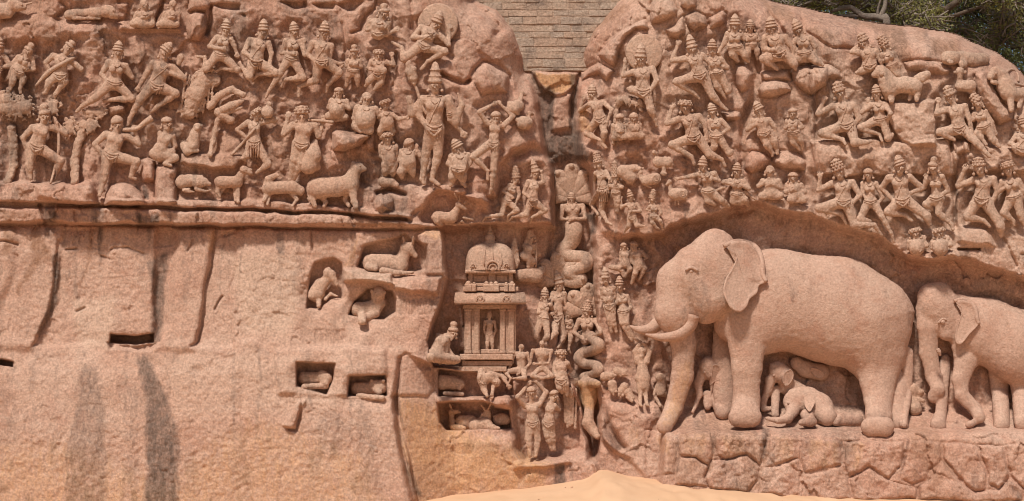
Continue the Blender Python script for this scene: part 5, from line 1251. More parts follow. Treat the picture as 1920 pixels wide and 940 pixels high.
animal('M2', 'mongoose', 'small mongoose sitting upright with a round ear', 'mongoose', [(90, 400, 55, 110, 310, 44, 28), (110, 310, 42, 130, 250, 34, 34), (130, 250, 32, 160, 240, 14, 42), (125, 262, 18, 130, 262, 16, 62), (50, 440, 40, 20, 400, 34, 18), (80, 320, 16, 50, 355, 12, 44), (70, 440, 26, 130, 440, 16, 30)], [(148, 238, 5)])
animal('M2', 'lizard', 'lizard resting in the curved top of a tree trunk', 'lizard', [(330, 110, 30, 400, 80, 34, 28), (400, 80, 34, 470, 50, 22, 34), (470, 48, 22, 495, 40, 12, 36), (360, 140, 18, 480, 95, 14, 28)])
animal('E1', 'beast', 'round-backed lying beast by the dwarfs with a blunt head', 'animal', [(330, 290, 56, 420, 290, 46, 30), (420, 300, 44, 470, 320, 28, 34)], [(455, 305, 7)])
animal('E1', 'antelope', 'long-horned antelope lying in a hollow over the ledge', 'antelope', [(900, 660, 60, 1060, 670, 58, 26), (1060, 660, 56, 1110, 590, 36, 26, 36), (1110, 580, 34, 1130, 545, 28, 38), (1130, 530, 34, 1200, 575, 18, 48), (1130, 500, 9, 1085, 410, 6, 44), (1145, 500, 9, 1135, 440, 6, 44), (1180, 520, 9, 1215, 500, 6, 42), (1000, 720, 26, 1100, 740, 18, 30), (1100, 740, 16, 1160, 710, 14, 32), (1160, 710, 14, 1240, 750, 12, 30), (1180, 670, 14, 1280, 690, 11, 24), (900, 700, 40, 940, 740, 24, 26)], [(1150, 530, 7)], GDR)
animal('M3', 'goose', 'plump goose above another beside the ascetic', 'goose', [(1290, 100, 56, 1330, 80, 50, 26), (1340, 60, 22, 1360, -10, 16, 24), (1360, -20, 22, 1390, -8, 12, 34), (1260, 60, 20, 1300, 90, 26, 20), (1300, 140, 14, 1345, 145, 8, 26)], [(1368, -24, 5)], GB)
animal('M3', 'goose', 'lower goose of the two beside the ascetic', 'goose', [(1370, 215, 56, 1400, 215, 50, 26), (1410, 190, 20, 1420, 150, 14, 24), (1420, 140, 20, 1450, 150, 11, 34), (1320, 190, 16, 1350, 205, 26, 20), (1390, 260, 10, 1415, 265, 7, 24)], [(1428, 138, 5)], GB)
animal('E4', 'goose', 'broad goose stretching its neck by the bird-man', 'goose', [(560, 270, 62, 640, 330, 60, 34), (600, 250, 44, 720, 240, 24, 34), (720, 250, 22, 760, 240, 12, 44), (560, 230, 26, 700, 215, 14, 22), (610, 380, 14, 660, 390, 9, 34)], [(742, 236, 6)], GB)
pea = animal('E4', 'goose', 'goose with a spiral-carved wing among four birds', 'goose', [(790, 360, 54, 880, 340, 58, 34), (750, 350, 24, 735, 290, 18, 34), (735, 280, 24, 715, 300, 12, 44), (800, 410, 12, 840, 430, 8, 30)], [(735, 275, 5)], GB)
gb4 = animal('E4', 'goose', 'goose bending its head under its breast near a flying foot', 'goose', [(910, 180, 56, 1000, 180, 54, 34), (1000, 190, 40, 1040, 205, 22, 34), (890, 140, 18, 875, 95, 16, 30), (870, 84, 24, 890, 90, 14, 40), (965, 240, 20, 965, 290, 26, 50), (940, 290, 10, 990, 290, 10, 60)], [(872, 80, 5)], GB)
gb5 = animal('E4', 'goose', 'strutting goose with a ruffled round body above the elephant forehead', 'goose', [(1060, 490, 56, 1150, 490, 56, 34), (1030, 450, 22, 1025, 390, 18, 34), (1020, 370, 24, 990, 400, 12, 44), (1080, 550, 10, 1075, 590, 9, 30), (1105, 550, 10, 1110, 590, 9, 30)], [(1022, 368, 5)], GB)
for o_, cx, cy, R in ((pea, 890, 340, 44), (gb5, 1150, 490, 40)):
    B = o_info[o_.name][0]; ox, oy, k = FR['E4']
    pts = []
    for i in range(26):
        a = i * .55; r = R * (1 - i / 30)
        x, y = ox + (cx + r * math.cos(a)) / k, oy + (cy + r * math.sin(a)) / k
        pts.append((x, y, B.z(x, y) + .5))
    solid('wing_spiral', [tube_mesh(pts, 1.0)], M_FIG, o_)
animal('T6', 'lion', 'maned lion standing in profile with its tail over its back', 'lion', [(640, 690, 74, 760, 680, 64, 42), (760, 680, 62, 830, 690, 66, 40), (610, 640, 74, 630, 720, 66, 44), (560, 575, 54, 590, 590, 58, 52), (535, 590, 36, 510, 600, 26, 60), (560, 535, 16, 575, 530, 14, 56), (640, 740, 34, 648, 810, 24, 44), (600, 740, 26, 610, 790, 18, 18), (850, 730, 36, 850, 800, 20, 40), (810, 740, 26, 790, 800, 16, 16), (850, 640, 14, 885, 690, 12, 40)], [(570, 595, 22)], GL)
animal('T6', 'ram', 'small ram head looking over the lion back', 'ram', [(880, 625, 42, 930, 600, 36, 26), (850, 630, 30, 890, 640, 24, 40), (900, 590, 14, 940, 580, 10, 30)], [(880, 628, 9)])
animal('T6', 'lion', 'square-faced lion lying on top of the crest slab', 'lion', [(1100, 465, 58, 1140, 465, 56, 34), (1060, 450, 20, 1070, 440, 18, 34), (1110, 495, 20, 1130, 500, 18, 80), (1220, 450, 40, 1220, 520, 34, 14), (1290, 480, 60, 1380, 480, 54, 10), (1180, 455, 40, 1250, 470, 46, 14)], [(1085, 455, 10), (1145, 452, 10)], GL)
animal('T6', 'cow', 'front-facing horned cow head with its body on the slab behind', 'cow', [(1195, 570, 34, 1195, 620, 22, 30), (1150, 580, 12, 1240, 578, 12, 30), (1200, 690, 44, 1280, 690, 48, 24), (1285, 700, 40, 1300, 760, 20, 20), (1195, 660, 30, 1200, 690, 36, 24)], [(1180, 580, 7), (1212, 580, 7)])
ln = animal('T6', 'lion', 'snarling lion at the photo edge with a ring-shaped tail', 'lion', [(1560, 690, 78, 1580, 740, 70, 40), (1480, 590, 58, 1530, 620, 64, 50), (1450, 600, 36, 1440, 620, 26, 62), (1480, 665, 22, 1455, 660, 18, 54), (1600, 760, 54, 1720, 760, 58, 36), (1720, 760, 56, 1800, 760, 58, 36), (1600, 790, 34, 1606, 880, 24, 42), (1680, 800, 26, 1670, 860, 18, 10), (1530, 570, 14, 1520, 550, 12, 54)], [(1485, 590, 14)], GL)
rod('tail', 'T6', [(1800, 720), (1690, 685), (1600, 660), (1565, 610), (1580, 570), (1620, 560), (1660, 600), (1665, 650)], [12, 12, 12, 12, 11, 10, 10, 9], ln, off=8)
animal('T1', 'elk', 'horned beast cut by the top edge, lying on the rock', 'animal', [(-40, 90, 70, 60, 90, 60, 20), (100, 40, 50, 150, 55, 40, 34), (150, 50, 34, 190, 60, 26, 40), (190, 40, 14, 250, 25, 12, 30)], [(172, 40, 10)])
animal('T1', 'lion', 'flat lying lion near the top edge with its chin on the rock', 'lion', [(550, 120, 40, 590, 115, 40, 6), (590, 108, 34, 730, 104, 36, -8), (740, 104, 44, 790, 104, 46, 8), (850, 92, 52, 880, 92, 48, 24), (900, 115, 28, 935, 128, 18, 34), (885, 140, 14, 940, 146, 9, 30), (830, 60, 14, 838, 50, 10, 36), (590, 145, 18, 680, 150, 12, 14), (700, 145, 14, 800, 150, 10, 14)], [(905, 85, 9)], GL, kmul=.12)
animal('B2', 'deer', 'large deer lying in the upper niche with one leg tucked', 'deer', [(670, 400, 74, 800, 395, 66, 30), (800, 400, 66, 890, 420, 74, 34), (900, 400, 66, 940, 310, 44, 34, 40), (940, 280, 46, 970, 270, 40, 46), (970, 290, 36, 1020, 340, 22, 50), (935, 240, 12, 920, 190, 8, 36), (1000, 240, 14, 1005, 190, 8, 40), (640, 430, 30, 700, 445, 24, 40), (900, 480, 20, 1000, 475, 14, 30), (760, 460, 30, 880, 480, 24, 40)], [(955, 268, 8)], GDR)
animal('B2', 'goat', 'goat crouching in the narrow niche at the block edge', 'goat', [(230, 640, 66, 260, 580, 54, 28), (260, 580, 52, 320, 520, 36, 28, 34), (320, 480, 40, 350, 490, 36, 44), (350, 500, 34, 390, 570, 18, 48), (310, 450, 14, 330, 440, 12, 40), (200, 660, 44, 230, 690, 30, 30), (245, 680, 24, 248, 745, 18, 40), (300, 690, 14, 340, 645, 12, 24), (340, 645, 12, 395, 665, 10, 24)], [(345, 480, 7)])
animal('B2', 'lion', 'lion sitting up in the low arched niche and facing outward', 'lion', [(560, 770, 60, 680, 770, 66, 28), (680, 760, 66, 730, 720, 56, 34), (720, 655, 56, 725, 640, 54, 50), (715, 690, 34, 720, 680, 30, 72), (670, 630, 14, 672, 620, 12, 56), (770, 640, 14, 775, 630, 12, 56), (590, 810, 30, 580, 870, 24, 36), (600, 830, 30, 600, 870, 26, 50), (700, 800, 40, 640, 830, 30, 40)], [(700, 640, 8), (740, 640, 8)], GL)
animal('N3', 'lion', 'lion asleep in the square niche, head on its paws', 'lion', [(500, 260, 34, 570, 265, 36, 16), (600, 255, 38, 620, 265, 36, 30), (610, 285, 20, 620, 290, 16, 44), (500, 310, 16, 620, 305, 18, 20)], [(615, 250, 5)], GL)
animal('N3', 'lion', 'lion watching from the arched niche beside the square one', 'lion', [(790, 320, 34, 860, 320, 34, 10), (890, 310, 40, 920, 310, 40, 26), (900, 330, 20, 915, 340, 16, 48), (870, 280, 10, 872, 276, 9, 30), (935, 280, 10, 938, 276, 9, 30), (800, 360, 14, 930, 372, 18, 16)], [(890, 300, 5), (918, 300, 5)], GL)
animal('B4', 'lion', 'lion lying in the ledge niche under the bowed ascetic', 'lion', [(210, 500, 62, 290, 500, 56, 30), (310, 510, 50, 350, 515, 44, 46), (345, 545, 22, 350, 550, 18, 70), (230, 590, 18, 370, 595, 18, 30), (295, 480, 16, 330, 480, 14, 66)], [(330, 510, 7), (362, 512, 7)], GL)
animal('B4', 'deer', 'resting doe looking back over her shoulder in the bottom niche', 'deer', [(370, 820, 58, 440, 820, 56, 34), (290, 850, 24, 285, 760, 22, 30), (285, 740, 30, 330, 735, 18, 36), (320, 732, 18, 350, 740, 11, 36), (280, 700, 12, 268, 675, 7, 30), (300, 860, 30, 380, 870, 24, 30)], [(298, 728, 6)], GDR)
animal('B4', 'deer', 'resting stag raising a hoof to its nose in the bottom niche', 'deer', [(480, 850, 58, 560, 840, 56, 34), (560, 820, 44, 580, 760, 26, 30), (570, 740, 26, 530, 770, 14, 38), (530, 760, 12, 505, 800, 9, 50), (575, 720, 9, 600, 670, 6, 36), (550, 720, 9, 520, 680, 6, 36), (590, 860, 34, 660, 870, 18, 26)], [(562, 735, 6)], GDR)
animal('B4', 'tortoise', 'tortoise at the foot of the rough rock next to the deer', 'tortoise', [(660, 800, 46, 720, 800, 40, 22), (650, 775, 16, 625, 775, 10, 30), (680, 780, 34, 700, 780, 30, 34)])
cat = animal('B6', 'cat', 'standing cat imitating the ascetic with paws over its head', 'cat', [(445, 400, 46, 450, 470, 58, 34), (450, 480, 60, 450, 520, 50, 36), (440, 258, 38, 440, 280, 26, 44), (440, 295, 20, 440, 305, 16, 56), (412, 232, 12, 402, 212, 6, 44), (466, 232, 12, 478, 212, 6, 44), (440, 300, 24, 445, 380, 40, 36), (410, 340, 26, 386, 250, 20, 36), (386, 250, 20, 425, 195, 16, 40), (480, 335, 26, 506, 255, 20, 36), (506, 255, 20, 460, 190, 16, 40), (425, 530, 30, 430, 600, 18, 36), (430, 600, 18, 428, 675, 16, 34), (475, 530, 30, 472, 600, 18, 36), (472, 600, 18, 482, 675, 16, 34), (428, 680, 14, 440, 690, 10, 44), (482, 680, 14, 495, 688, 10, 44)], [(425, 254, 6), (456, 254, 6)])
GM = 'mice at the cat feet'
for i, (x, y, a, lab) in enumerate([(170, 450, -10, 'topmost mouse in the heap before the cat'), (270, 420, 15, 'mouse with its snout towards the cat arm'), (210, 540, 80, 'mouse hanging head down from the heap'), (290, 560, 120, 'mouse crouching beside the hanging one'), (340, 600, 60, 'lowest mouse in the heap, near the cat leg')]):
    c, s_ = math.cos(math.radians(a)), math.sin(math.radians(a))
    R_ = lambda dx, dy: (x + dx * c - dy * s_, y + dx * s_ + dy * c)
    q = [R_(-25, 0), R_(15, 0), R_(30, 5), R_(60, 5), R_(40, -22), R_(10, 30), R_(-60, 15)]
    animal('B6', 'mouse', lab, 'mouse', [(*q[0], 38, *q[1], 34, 24), (*q[2], 26, *q[3], 11, 34), (*q[4], 12, *q[4], 12, 40), (*q[1], 12, *q[5], 9, 30), (*q[0], 10, *q[6], 6, 12)], [(*R_(38, -4), 5)], GM)
animal('B6', 'small_monkey', 'small worn monkey crouching between cat and elephant trunk', 'monkey', [(590, 465, 40, 600, 470, 38, 26), (600, 520, 44, 590, 560, 50, 22), (560, 540, 16, 540, 600, 12, 26), (620, 590, 30, 580, 590, 22, 34), (550, 620, 14, 590, 690, 12, 14), (640, 540, 20, 660, 600, 14, 20)], [(580, 460, 5)])

# ------------------------------------------------------------------ elephants
GE = 'elephants of the great herd'
def flap(fr, pts, thick, off, root, name='ear', mat=None, curl=0.0):
    """a broad flat ear with a rolled rim"""
    poly = np.array(fx(fr, pts)); c = poly.mean(0)
    q = curve([(a, b, 0) for a, b in np.vstack([poly, poly[:1]])], 4)[:-1, :2]
    B = o_info[root.name][0]
    s_all = np.array([(a, b, B.z(a, b)) for w_ in (1, .75, .5, .2) for a, b in c + (q - c) * w_])
    A_ = np.c_[s_all[:, :2] - c, np.ones(len(s_all))]
    co, *_ = np.linalg.lstsq(A_, s_all[:, 2], rcond=None)
    lift_ = np.percentile(s_all[:, 2] - A_ @ co, 95)
    z0 = np.maximum(np.c_[q - c, np.ones(len(q))] @ co + lift_, np.array([B.z(a, b) for a, b in q]) + .3 * thick)
    for _ in range(2): z0 = np.maximum((np.roll(z0, 1) + 2 * z0 + np.roll(z0, -1)) / 4, z0 - 1)
    n = len(q); v, f = [], []
    zc = max(co[2] + lift_, float(z0.mean()))
    for s_, dz in ((1.0, -thick * 1.5), (1.0, thick), (.93, thick * 1.25), (.86, thick * .8), (.7, thick * .7), (.5, thick * .7)):
        for i in range(n):
            p_ = c + (q[i] - c) * s_
            zz = max(z0[i] * s_ + zc * (1 - s_), (B.z(p_[0], p_[1]) + .2 * thick) if s_ > .8 else -99) if s_ < .99 else z0[i]
            v.append((p_[0], p_[1], zz + dz + off))
    for r in range(5):
        for i in range(n): f.append([r * n + i, (r + 1) * n + i, (r + 1) * n + (i + 1) % n, r * n + (i + 1) % n])
    v.append((c[0], c[1], float(np.mean([q_[2] for q_ in v[-n:]]))))
    for i in range(n): f.append([5 * n + i, 6 * n, 5 * n + (i + 1) % n])
    area = np.sum(q[:, 0] * np.roll(q[:, 1], -1) - np.roll(q[:, 0], -1) * q[:, 1])
    if area > 0: f = [g_[::-1] for g_ in f]
    return solid(name, [(np.array(v, np.float32), f)], mat or M_ELE, root)
def tusk(fr, pts, root, off):
    return rod('tusk', fr, [p_[:2] for p_ in pts], [p_[2] for p_ in pts], root, off=off, mat=M_ELE, sides=12, n=8)
bull = beast('E5', 'elephant', 'great life-size bull elephant with a curved tusk, largest of the herd', 'elephant', [
    (560, 345, 200, 800, 395, 206, 40), (800, 395, 205, 905, 450, 180, 40, 45), (915, 440, 190, 945, 560, 120, 45, 60), (500, 360, 200, 470, 420, 150, 60, 80),
    (430, 430, 96, 428, 620, 60, 110, 130), (428, 620, 58, 425, 770, 52, 130, 110), (394, 818, 40, 448, 818, 40, 108), (425, 760, 54, 422, 800, 60, 112), 
    (950, 600, 96, 955, 740, 58, 70, 90), (955, 740, 54, 955, 820, 54, 90, 80), (924, 856, 40, 980, 856, 40, 70),
    (345, 470, 50, 335, 600, 50, 20, 10), (335, 600, 50, 340, 790, 44, 10), (1025, 640, 50, 1040, 840, 30, 5),
    (300, 205, 118, 330, 250, 120, 110), (250, 200, 84, 300, 140, 78, 120, 110), (230, 250, 110, 280, 330, 96, 120), (280, 340, 80, 265, 385, 60, 120), (200, 210, 70, 150, 280, 80, 120, 110),
    (150, 270, 80, 138, 400, 78, 110, 120), (138, 400, 76, 175, 520, 50, 120, 110), (175, 520, 48, 170, 650, 44, 110, 90), (170, 650, 43, 135, 780, 36, 90, 70), (135, 780, 36, 100, 852, 33, 70, 60),
    (400, 330, 110, 370, 440, 76, 80), (1070, 560, 26, 1075, 700, 18, 30), (1075, 700, 18, 1058, 850, 12, 20), (205, 232, 20, 225, 236, 14, 224, 216, -1, 16), (255, 250, 44, 320, 290, 40, 214, 206, -1, 40), (205, 300, 20, 215, 380, 24, 216, 214, -1, 30), (345, 170, 30, 365, 330, 20, 205, 190, -1, 24), (470, 250, 18, 480, 560, 20, 205, 190, -1, 30)],
    GE, vox=2.4, mat=M_ELE, fz=.62, kmul=.30, wave=.7, back=16)
flap('E5', [(340, 128), (375, 112), (420, 112), (455, 135), (478, 175), (490, 225), (505, 275), (478, 290), (470, 320), (440, 345), (428, 375), (400, 398), (368, 385), (345, 350), (333, 310), (345, 260), (372, 215), (385, 165)], 4.5, 3, bull)
rod('ear_rim', 'E5', [(338, 132), (380, 115), (430, 118), (470, 145), (488, 195), (492, 245), (506, 275)], [9, 11, 12, 12, 12, 11, 9], bull, fig=o_info[bull.name], off=16, mat=M_ELE, sides=10)
B_ = o_info[bull.name][0]; ex, ey = fx('E5', [(205, 232)])[0]
solid('eye', [ball_mesh((ex, ey, B_.z(ex, ey) - .5), 4.6, 10, 6)], M_ELE, bull)
rod('eyelid', 'E5', [(182, 228), (205, 218), (232, 230)], [6, 7, 5], bull, fig=o_info[bull.name], off=4, mat=M_ELE)
tusk('E5', [(215, 405, 27), (197, 450, 29), (155, 485, 25), (100, 497, 18), (58, 494, 12), (22, 486, 4)], bull, 70)
tusk('E5', [(75, 440, 30), (45, 462, 24), (10, 468, 18), (-18, 462, 11), (-40, 452, 4)], bull, 22)
cow = beast('W8', 'elephant', 'second large elephant behind the bull with a hanging torn ear', 'elephant', [
    (560, 570, 168, 760, 655, 212, 25), (760, 655, 212, 1000, 770, 240, 25), (1000, 770, 240, 1200, 830, 230, 25), (420, 470, 130, 450, 500, 130, 70), (380, 420, 90, 440, 410, 90, 70), (360, 520, 84, 360, 620, 72, 70), (360, 620, 72, 365, 800, 64, 70, 60), (365, 800, 62, 400, 960, 54, 60, 50), (400, 960, 54, 430, 1050, 46, 50, 60), (430, 1050, 46, 400, 1100, 44, 60),
    (470, 600, 84, 490, 660, 60, 74), (600, 700, 90, 620, 850, 84, 60), (620, 850, 80, 580, 980, 60, 80), (580, 980, 58, 590, 1090, 48, 90), (590, 1090, 48, 680, 1180, 44, 100), (680, 1180, 44, 712, 1240, 40, 80), (700, 1260, 22, 640, 1290, 26, 30), (480, 850, 38, 445, 1240, 40, -10), (440, 1240, 44, 430, 1290, 56, -10), (1010, 860, 130, 1010, 1060, 84, 25), (1010, 1060, 82, 1010, 1280, 66, 25), (840, 860, 80, 850, 1060, 62, -10, -20), (850, 1060, 60, 860, 1290, 56, -20)],
    GE, vox=2.4, mat=M_ELE, fz=.62, kmul=.30, wave=.7, back=16)
flap('W8', [(540, 450), (600, 445), (655, 465), (680, 505), (690, 560), (705, 605), (680, 640), (640, 680), (610, 720), (575, 750), (548, 725), (550, 650), (580, 560), (585, 490)], 3.5, 2, cow)
rod('ear_rim', 'W8', [(540, 450), (600, 440), (655, 462), (685, 510), (695, 570), (706, 606)], [12, 15, 16, 16, 15, 12], cow, fig=o_info[cow.name], off=12, mat=M_ELE, sides=10)
B_ = o_info[cow.name][0]; ex, ey = fx('W8', [(462, 592)])[0]
solid('eye', [ball_mesh((ex, ey, B_.z(ex, ey) + .5), 5, 10, 6)], M_ELE, cow)
rod('eyelid', 'W8', [(432, 600), (460, 572), (488, 578)], [8, 9, 7], cow, fig=o_info[cow.name], off=3, mat=M_ELE)
rod('tusk', 'W8', [(425, 775), (436, 795), (446, 822)], [14, 16, 6], cow, off=52, mat=M_ELE)
beast('W7', 'rock_lump', 'low rounded rock lump behind the lying calf', 'rock', [(590, 630, 40, 690, 630, 46, 16), (560, 640, 30, 620, 610, 34, 20)], mat=M_ELE)
def calf(fr, label, prims, ear, ey, lift=0, eoff=1.5):
    o = beast(fr, 'elephant_calf', label, 'elephant', prims, 'elephant calves', mat=M_ELE, fz=.7, kmul=.5, lift=lift)
    if ear: flap(fr, ear, 1.6, eoff, o)
    if ey:
        B = o_info[o.name][0]; x, y = fx(fr, [ey])[0]
        solid('eye', [ball_mesh((x, y, B.z(x, y)), 2.4, 8, 5)], M_ELE, o)
    return o
calf('W7', 'calf lying with its trunk curled on the ground under the belly', [(380, 510, 92, 450, 560, 94, 30), (450, 560, 92, 510, 610, 60, 30), (310, 500, 72, 330, 520, 70, 50), (280, 520, 50, 290, 570, 44, 56), (285, 580, 38, 260, 620, 32, 60), (260, 620, 32, 200, 635, 22, 56), (200, 635, 20, 125, 620, 13, 46), (380, 600, 44, 400, 640, 36, 50), (420, 640, 26, 350, 645, 24, 50)],
     [(365, 470), (400, 460), (425, 490), (430, 520), (415, 555), (395, 580), (370, 550), (360, 510)], (262, 525), 8)
calf('W7', 'calf standing with trunk between the bull front leg and the lying calf', [(200, 330, 62, 235, 350, 60, 30), (180, 300, 40, 190, 290, 30, 34), (150, 380, 36, 135, 440, 28, 40), (135, 440, 26, 110, 500, 20, 36), (110, 500, 20, 105, 560, 18, 30), (105, 560, 18, 140, 560, 16, 30), (260, 420, 60, 330, 460, 60, 4), (180, 440, 30, 180, 600, 24, 4)],
     [(240, 330), (275, 312), (295, 335), (292, 370), (265, 410), (240, 415), (225, 380)], (172, 350), 6)
calf('W7', 'faint small calf in shade below the bull belly', [(310, 270, 40, 370, 310, 44, -4), (370, 310, 50, 470, 330, 54, -8), (300, 290, 18, 340, 325, 14, 6)], [(400, 300), (450, 310), (490, 340), (470, 370), (420, 350)], None, 0, .5)
calf('B6', 'calf with ridged trunk standing behind the bull trunk', [(980, 370, 78, 1000, 410, 74, 30), (930, 430, 46, 900, 500, 36, 40), (895, 500, 34, 905, 600, 26, 40, 34), (905, 600, 26, 870, 690, 18, 34), (870, 690, 17, 850, 740, 13, 30), (1040, 500, 60, 1060, 640, 56, 14), (1060, 640, 70, 1090, 740, 60, 20), (960, 600, 34, 970, 700, 28, 8)],
     [(1010, 360), (1050, 360), (1075, 400), (1080, 435), (1050, 470), (1010, 510), (985, 520), (1000, 440)], (945, 420), 4)
animal('W7', 'bear', 'snub-nosed bear cub clutched by the second elephant trunk', 'bear cub', [(1050, 440, 40, 1090, 460, 26, 40), (1040, 480, 40, 1060, 560, 44, 26), (1095, 455, 16, 1108, 450, 12, 54), (1040, 410, 12, 1045, 400, 10, 40), (1080, 500, 14, 1110, 510, 12, 50)], [(1072, 440, 5)])
animal('W7', 'stump', 'thick leg-like prop standing behind the bull hind leg', 'prop', [(990, 300, 30, 980, 480, 26, 20), (980, 480, 26, 990, 660, 30, 14)], mat=M_ELE)
# ------------------------------------------------------------------ the little shrine
M_SHR = M_FIG
def box(x0, x1, y0, y1, d0, d1, c=1.2):
    v = [(x0, y0, d0), (x1, y0, d0), (x1, y1, d0), (x0, y1, d0), (x0, y0, d1 - c), (x1, y0, d1 - c), (x1, y1, d1 - c), (x0, y1, d1 - c),
         (x0 + c, y0 + c, d1), (x1 - c, y0 + c, d1), (x1 - c, y1 - c, d1), (x0 + c, y1 - c, d1)]
    f = []
    for a in range(4):
        b = (a + 1) % 4
        f.append([a, b, b + 4, a + 4]); f.append([a + 4, b + 4, b + 8, a + 8])
    f.append([8, 9, 10, 11])
    return np.array(v, np.float32), [q[::-1] for q in f]
def extrude(prof, x0, x1, flare=0.0):
    """profile of (y, d) swept along x; the ends are mitred back by the flare"""
    v, f = [], []
    n = len(prof); dm = min(p_[1] for p_ in prof)
    for x, s_ in ((x0, -1), (x1, 1)):
        for y, d in prof: v.append((x + s_ * flare * (d - dm), y, d))
    for i in range(n - 1): f.append([i, i + 1, n + i + 1, n + i])
    f.append(list(range(n))[::-1]); f.append(list(range(n, 2 * n)))
    # side returns
    return np.array(v, np.float32), f
def arch(cx, cy, r, d, w):
    """horseshoe arch moulding"""
    pts = [(cx + r * math.cos(a), cy - r * math.sin(a), d) for a in np.linspace(-.5, math.pi + .5, 15)]
    return tube_mesh(pts, w, 6)
def shrine():
    root = tag(empty('shrine'), 'small carved shrine with a domed roof and a god in its doorway', 'shrine')
    Z = -72
    def part(nm, parts, parent=root, mat=M_SHR, smooth=False): return solid(nm, parts, mat, parent, smooth)
    part('base_moulding', [box(862, 962, 664, 675, Z, -22)])
    part('base_moulding', [box(866, 960, 676.5, 686, Z, -30)])
    part('base_moulding', [box(860, 950, 687.5, 697, Z, -18)])
    part('back_wall', [box(896, 942, 572, 666, Z - 6, -60)])
    part('lintel', [box(868, 968, 571, 579, Z, -31)])
    part('side_wall', [box(870, 900, 579.2, 664, Z, -37)]); part('side_wall', [box(937, 967, 579.2, 664, Z, -37)])
    for x in (872, 889, 938, 953):
        w = 11 if x in (872, 953) else 9
        pl_ = part('pilaster', [box(x, x + w, 583, 658, -38, -32.5)])
        part('capital', [box(x - 1.5, x + w + 1.5, 579.4, 583.6, -38, -31.5)], pl_); part('foot', [box(x - 1.5, x + w + 1.5, 657.6, 663.8, -38, -31)], pl_)
    part('threshold', [box(900.5, 936.5, 655, 664, -62, -40)])
    eave = part('eave', [extrude([(570.8, -30), (571, -12), (567, -9), (560, -13), (553, -20), (549, -28), (548, Z)], 858, 980, .10)], smooth=True)
    for cx in (900, 950):
        part('window_arch', [arch(cx, 562, 7, -9.5, 1.5), ball_mesh((cx, 562, -12), 4.2)], eave, smooth=True)
    part('parapet', [box(868, 972, 538, 546, Z, -27)])
    part('parapet_rail', [box(872, 966, 531.5, 537, Z, -31)])
    for cx, w in ((878, 7), (889, 4), (912, 6), (921, 5), (930, 6), (949, 4), (960, 6)):
        k_ = part('miniature_shrine', [box(cx - w, cx + w, 533, 547, -34, -22, 1.5), ball_mesh((cx, 532, -27), w * .75, 10, 6)], smooth=False)
    part('neck', [box(879, 961, 512, 532, Z, -44)])
    for x0, x1 in ((878, 886), (916, 929), (954, 962)): part('neck_pillar', [box(x0, x1, 511, 532, -50, -38)])
    for x0, x1 in ((888, 914), (931, 952)): part('neck_panel', [box(x0, x1, 516, 529, -46, -42.5)])
    part('roof_lip', [box(872, 967, 506.5, 513, Z, -26, 2)])
    # square dome with a swelling profile
    lev = [(507, 47, 40), (500, 46.5, 39), (490, 46, 38), (480, 44.5, 36), (472, 42, 33), (465, 37, 29), (459.5, 30, 23), (456, 21, 16), (454.5, 14, 11), (454, .5, .5)]
    v, f, n = [], [], 32
    for y, w, dp in lev:
        for i in range(n):
            a = 2 * math.pi * i / n; c, s_ = math.cos(a), math.sin(a); e = .55
            v.append((919 + w * math.copysign(abs(c) ** e, c), y, Z + 8 + dp * math.copysign(abs(s_) ** e, s_)))
    for i in range(len(lev) - 1):
        for j in range(n): f.append([i * n + j, i * n + (j + 1) % n, (i + 1) * n + (j + 1) % n, (i + 1) * n + j][::-1])
    dome = part('dome', [(np.array(v, np.float32), f)], smooth=True)
    part('dome_arch', [arch(924, 502, 12, -23.5, 2.4), arch(924, 503, 7, -23.5, 1.5), ball_mesh((924, 505, -27), 5)], dome, smooth=True)
    for x, y in ((887, 500), (950, 499)): part('boss', [arch(x, y, 4.5, -25, 1.4), ball_mesh((x, y, -26.5), 2.6)], dome, smooth=True)
    for x in (908, 924, 940): part('rib', [tube_mesh(curve([(919 + (x - 919) * .4, 458, -47), (919 + (x - 919) * .8, 468, -33), (x, 485, -25.4), (x, 498, -24.6)], 4), 1.2)], dome, smooth=True)
    part('finial', [lathe((919, 456, -60), (0, -1), [(0, 12), (2, 13), (4, 9), (7, 9.5), (10, 10), (14, 8.5), (17, 4), (18, 6.5), (20, 6.5), (21, 3.5), (24, 4), (27, 2), (30, 1.6), (37, .5)], 16)], smooth=True)
shrine()
figure('B3', 'small standing god in the doorway of the shrine', None, 'm', ('kirita', 590, 775), (590, 822, 24), (553, 868, 545, 935, 560, 985), (628, 868, 640, 935, 622, 985), (590, 960), (572, 1040, 570, 1105, 560, 1112), (612, 1040, 612, 1105, 622, 1112), lift=22, neckl=False, thread=False)

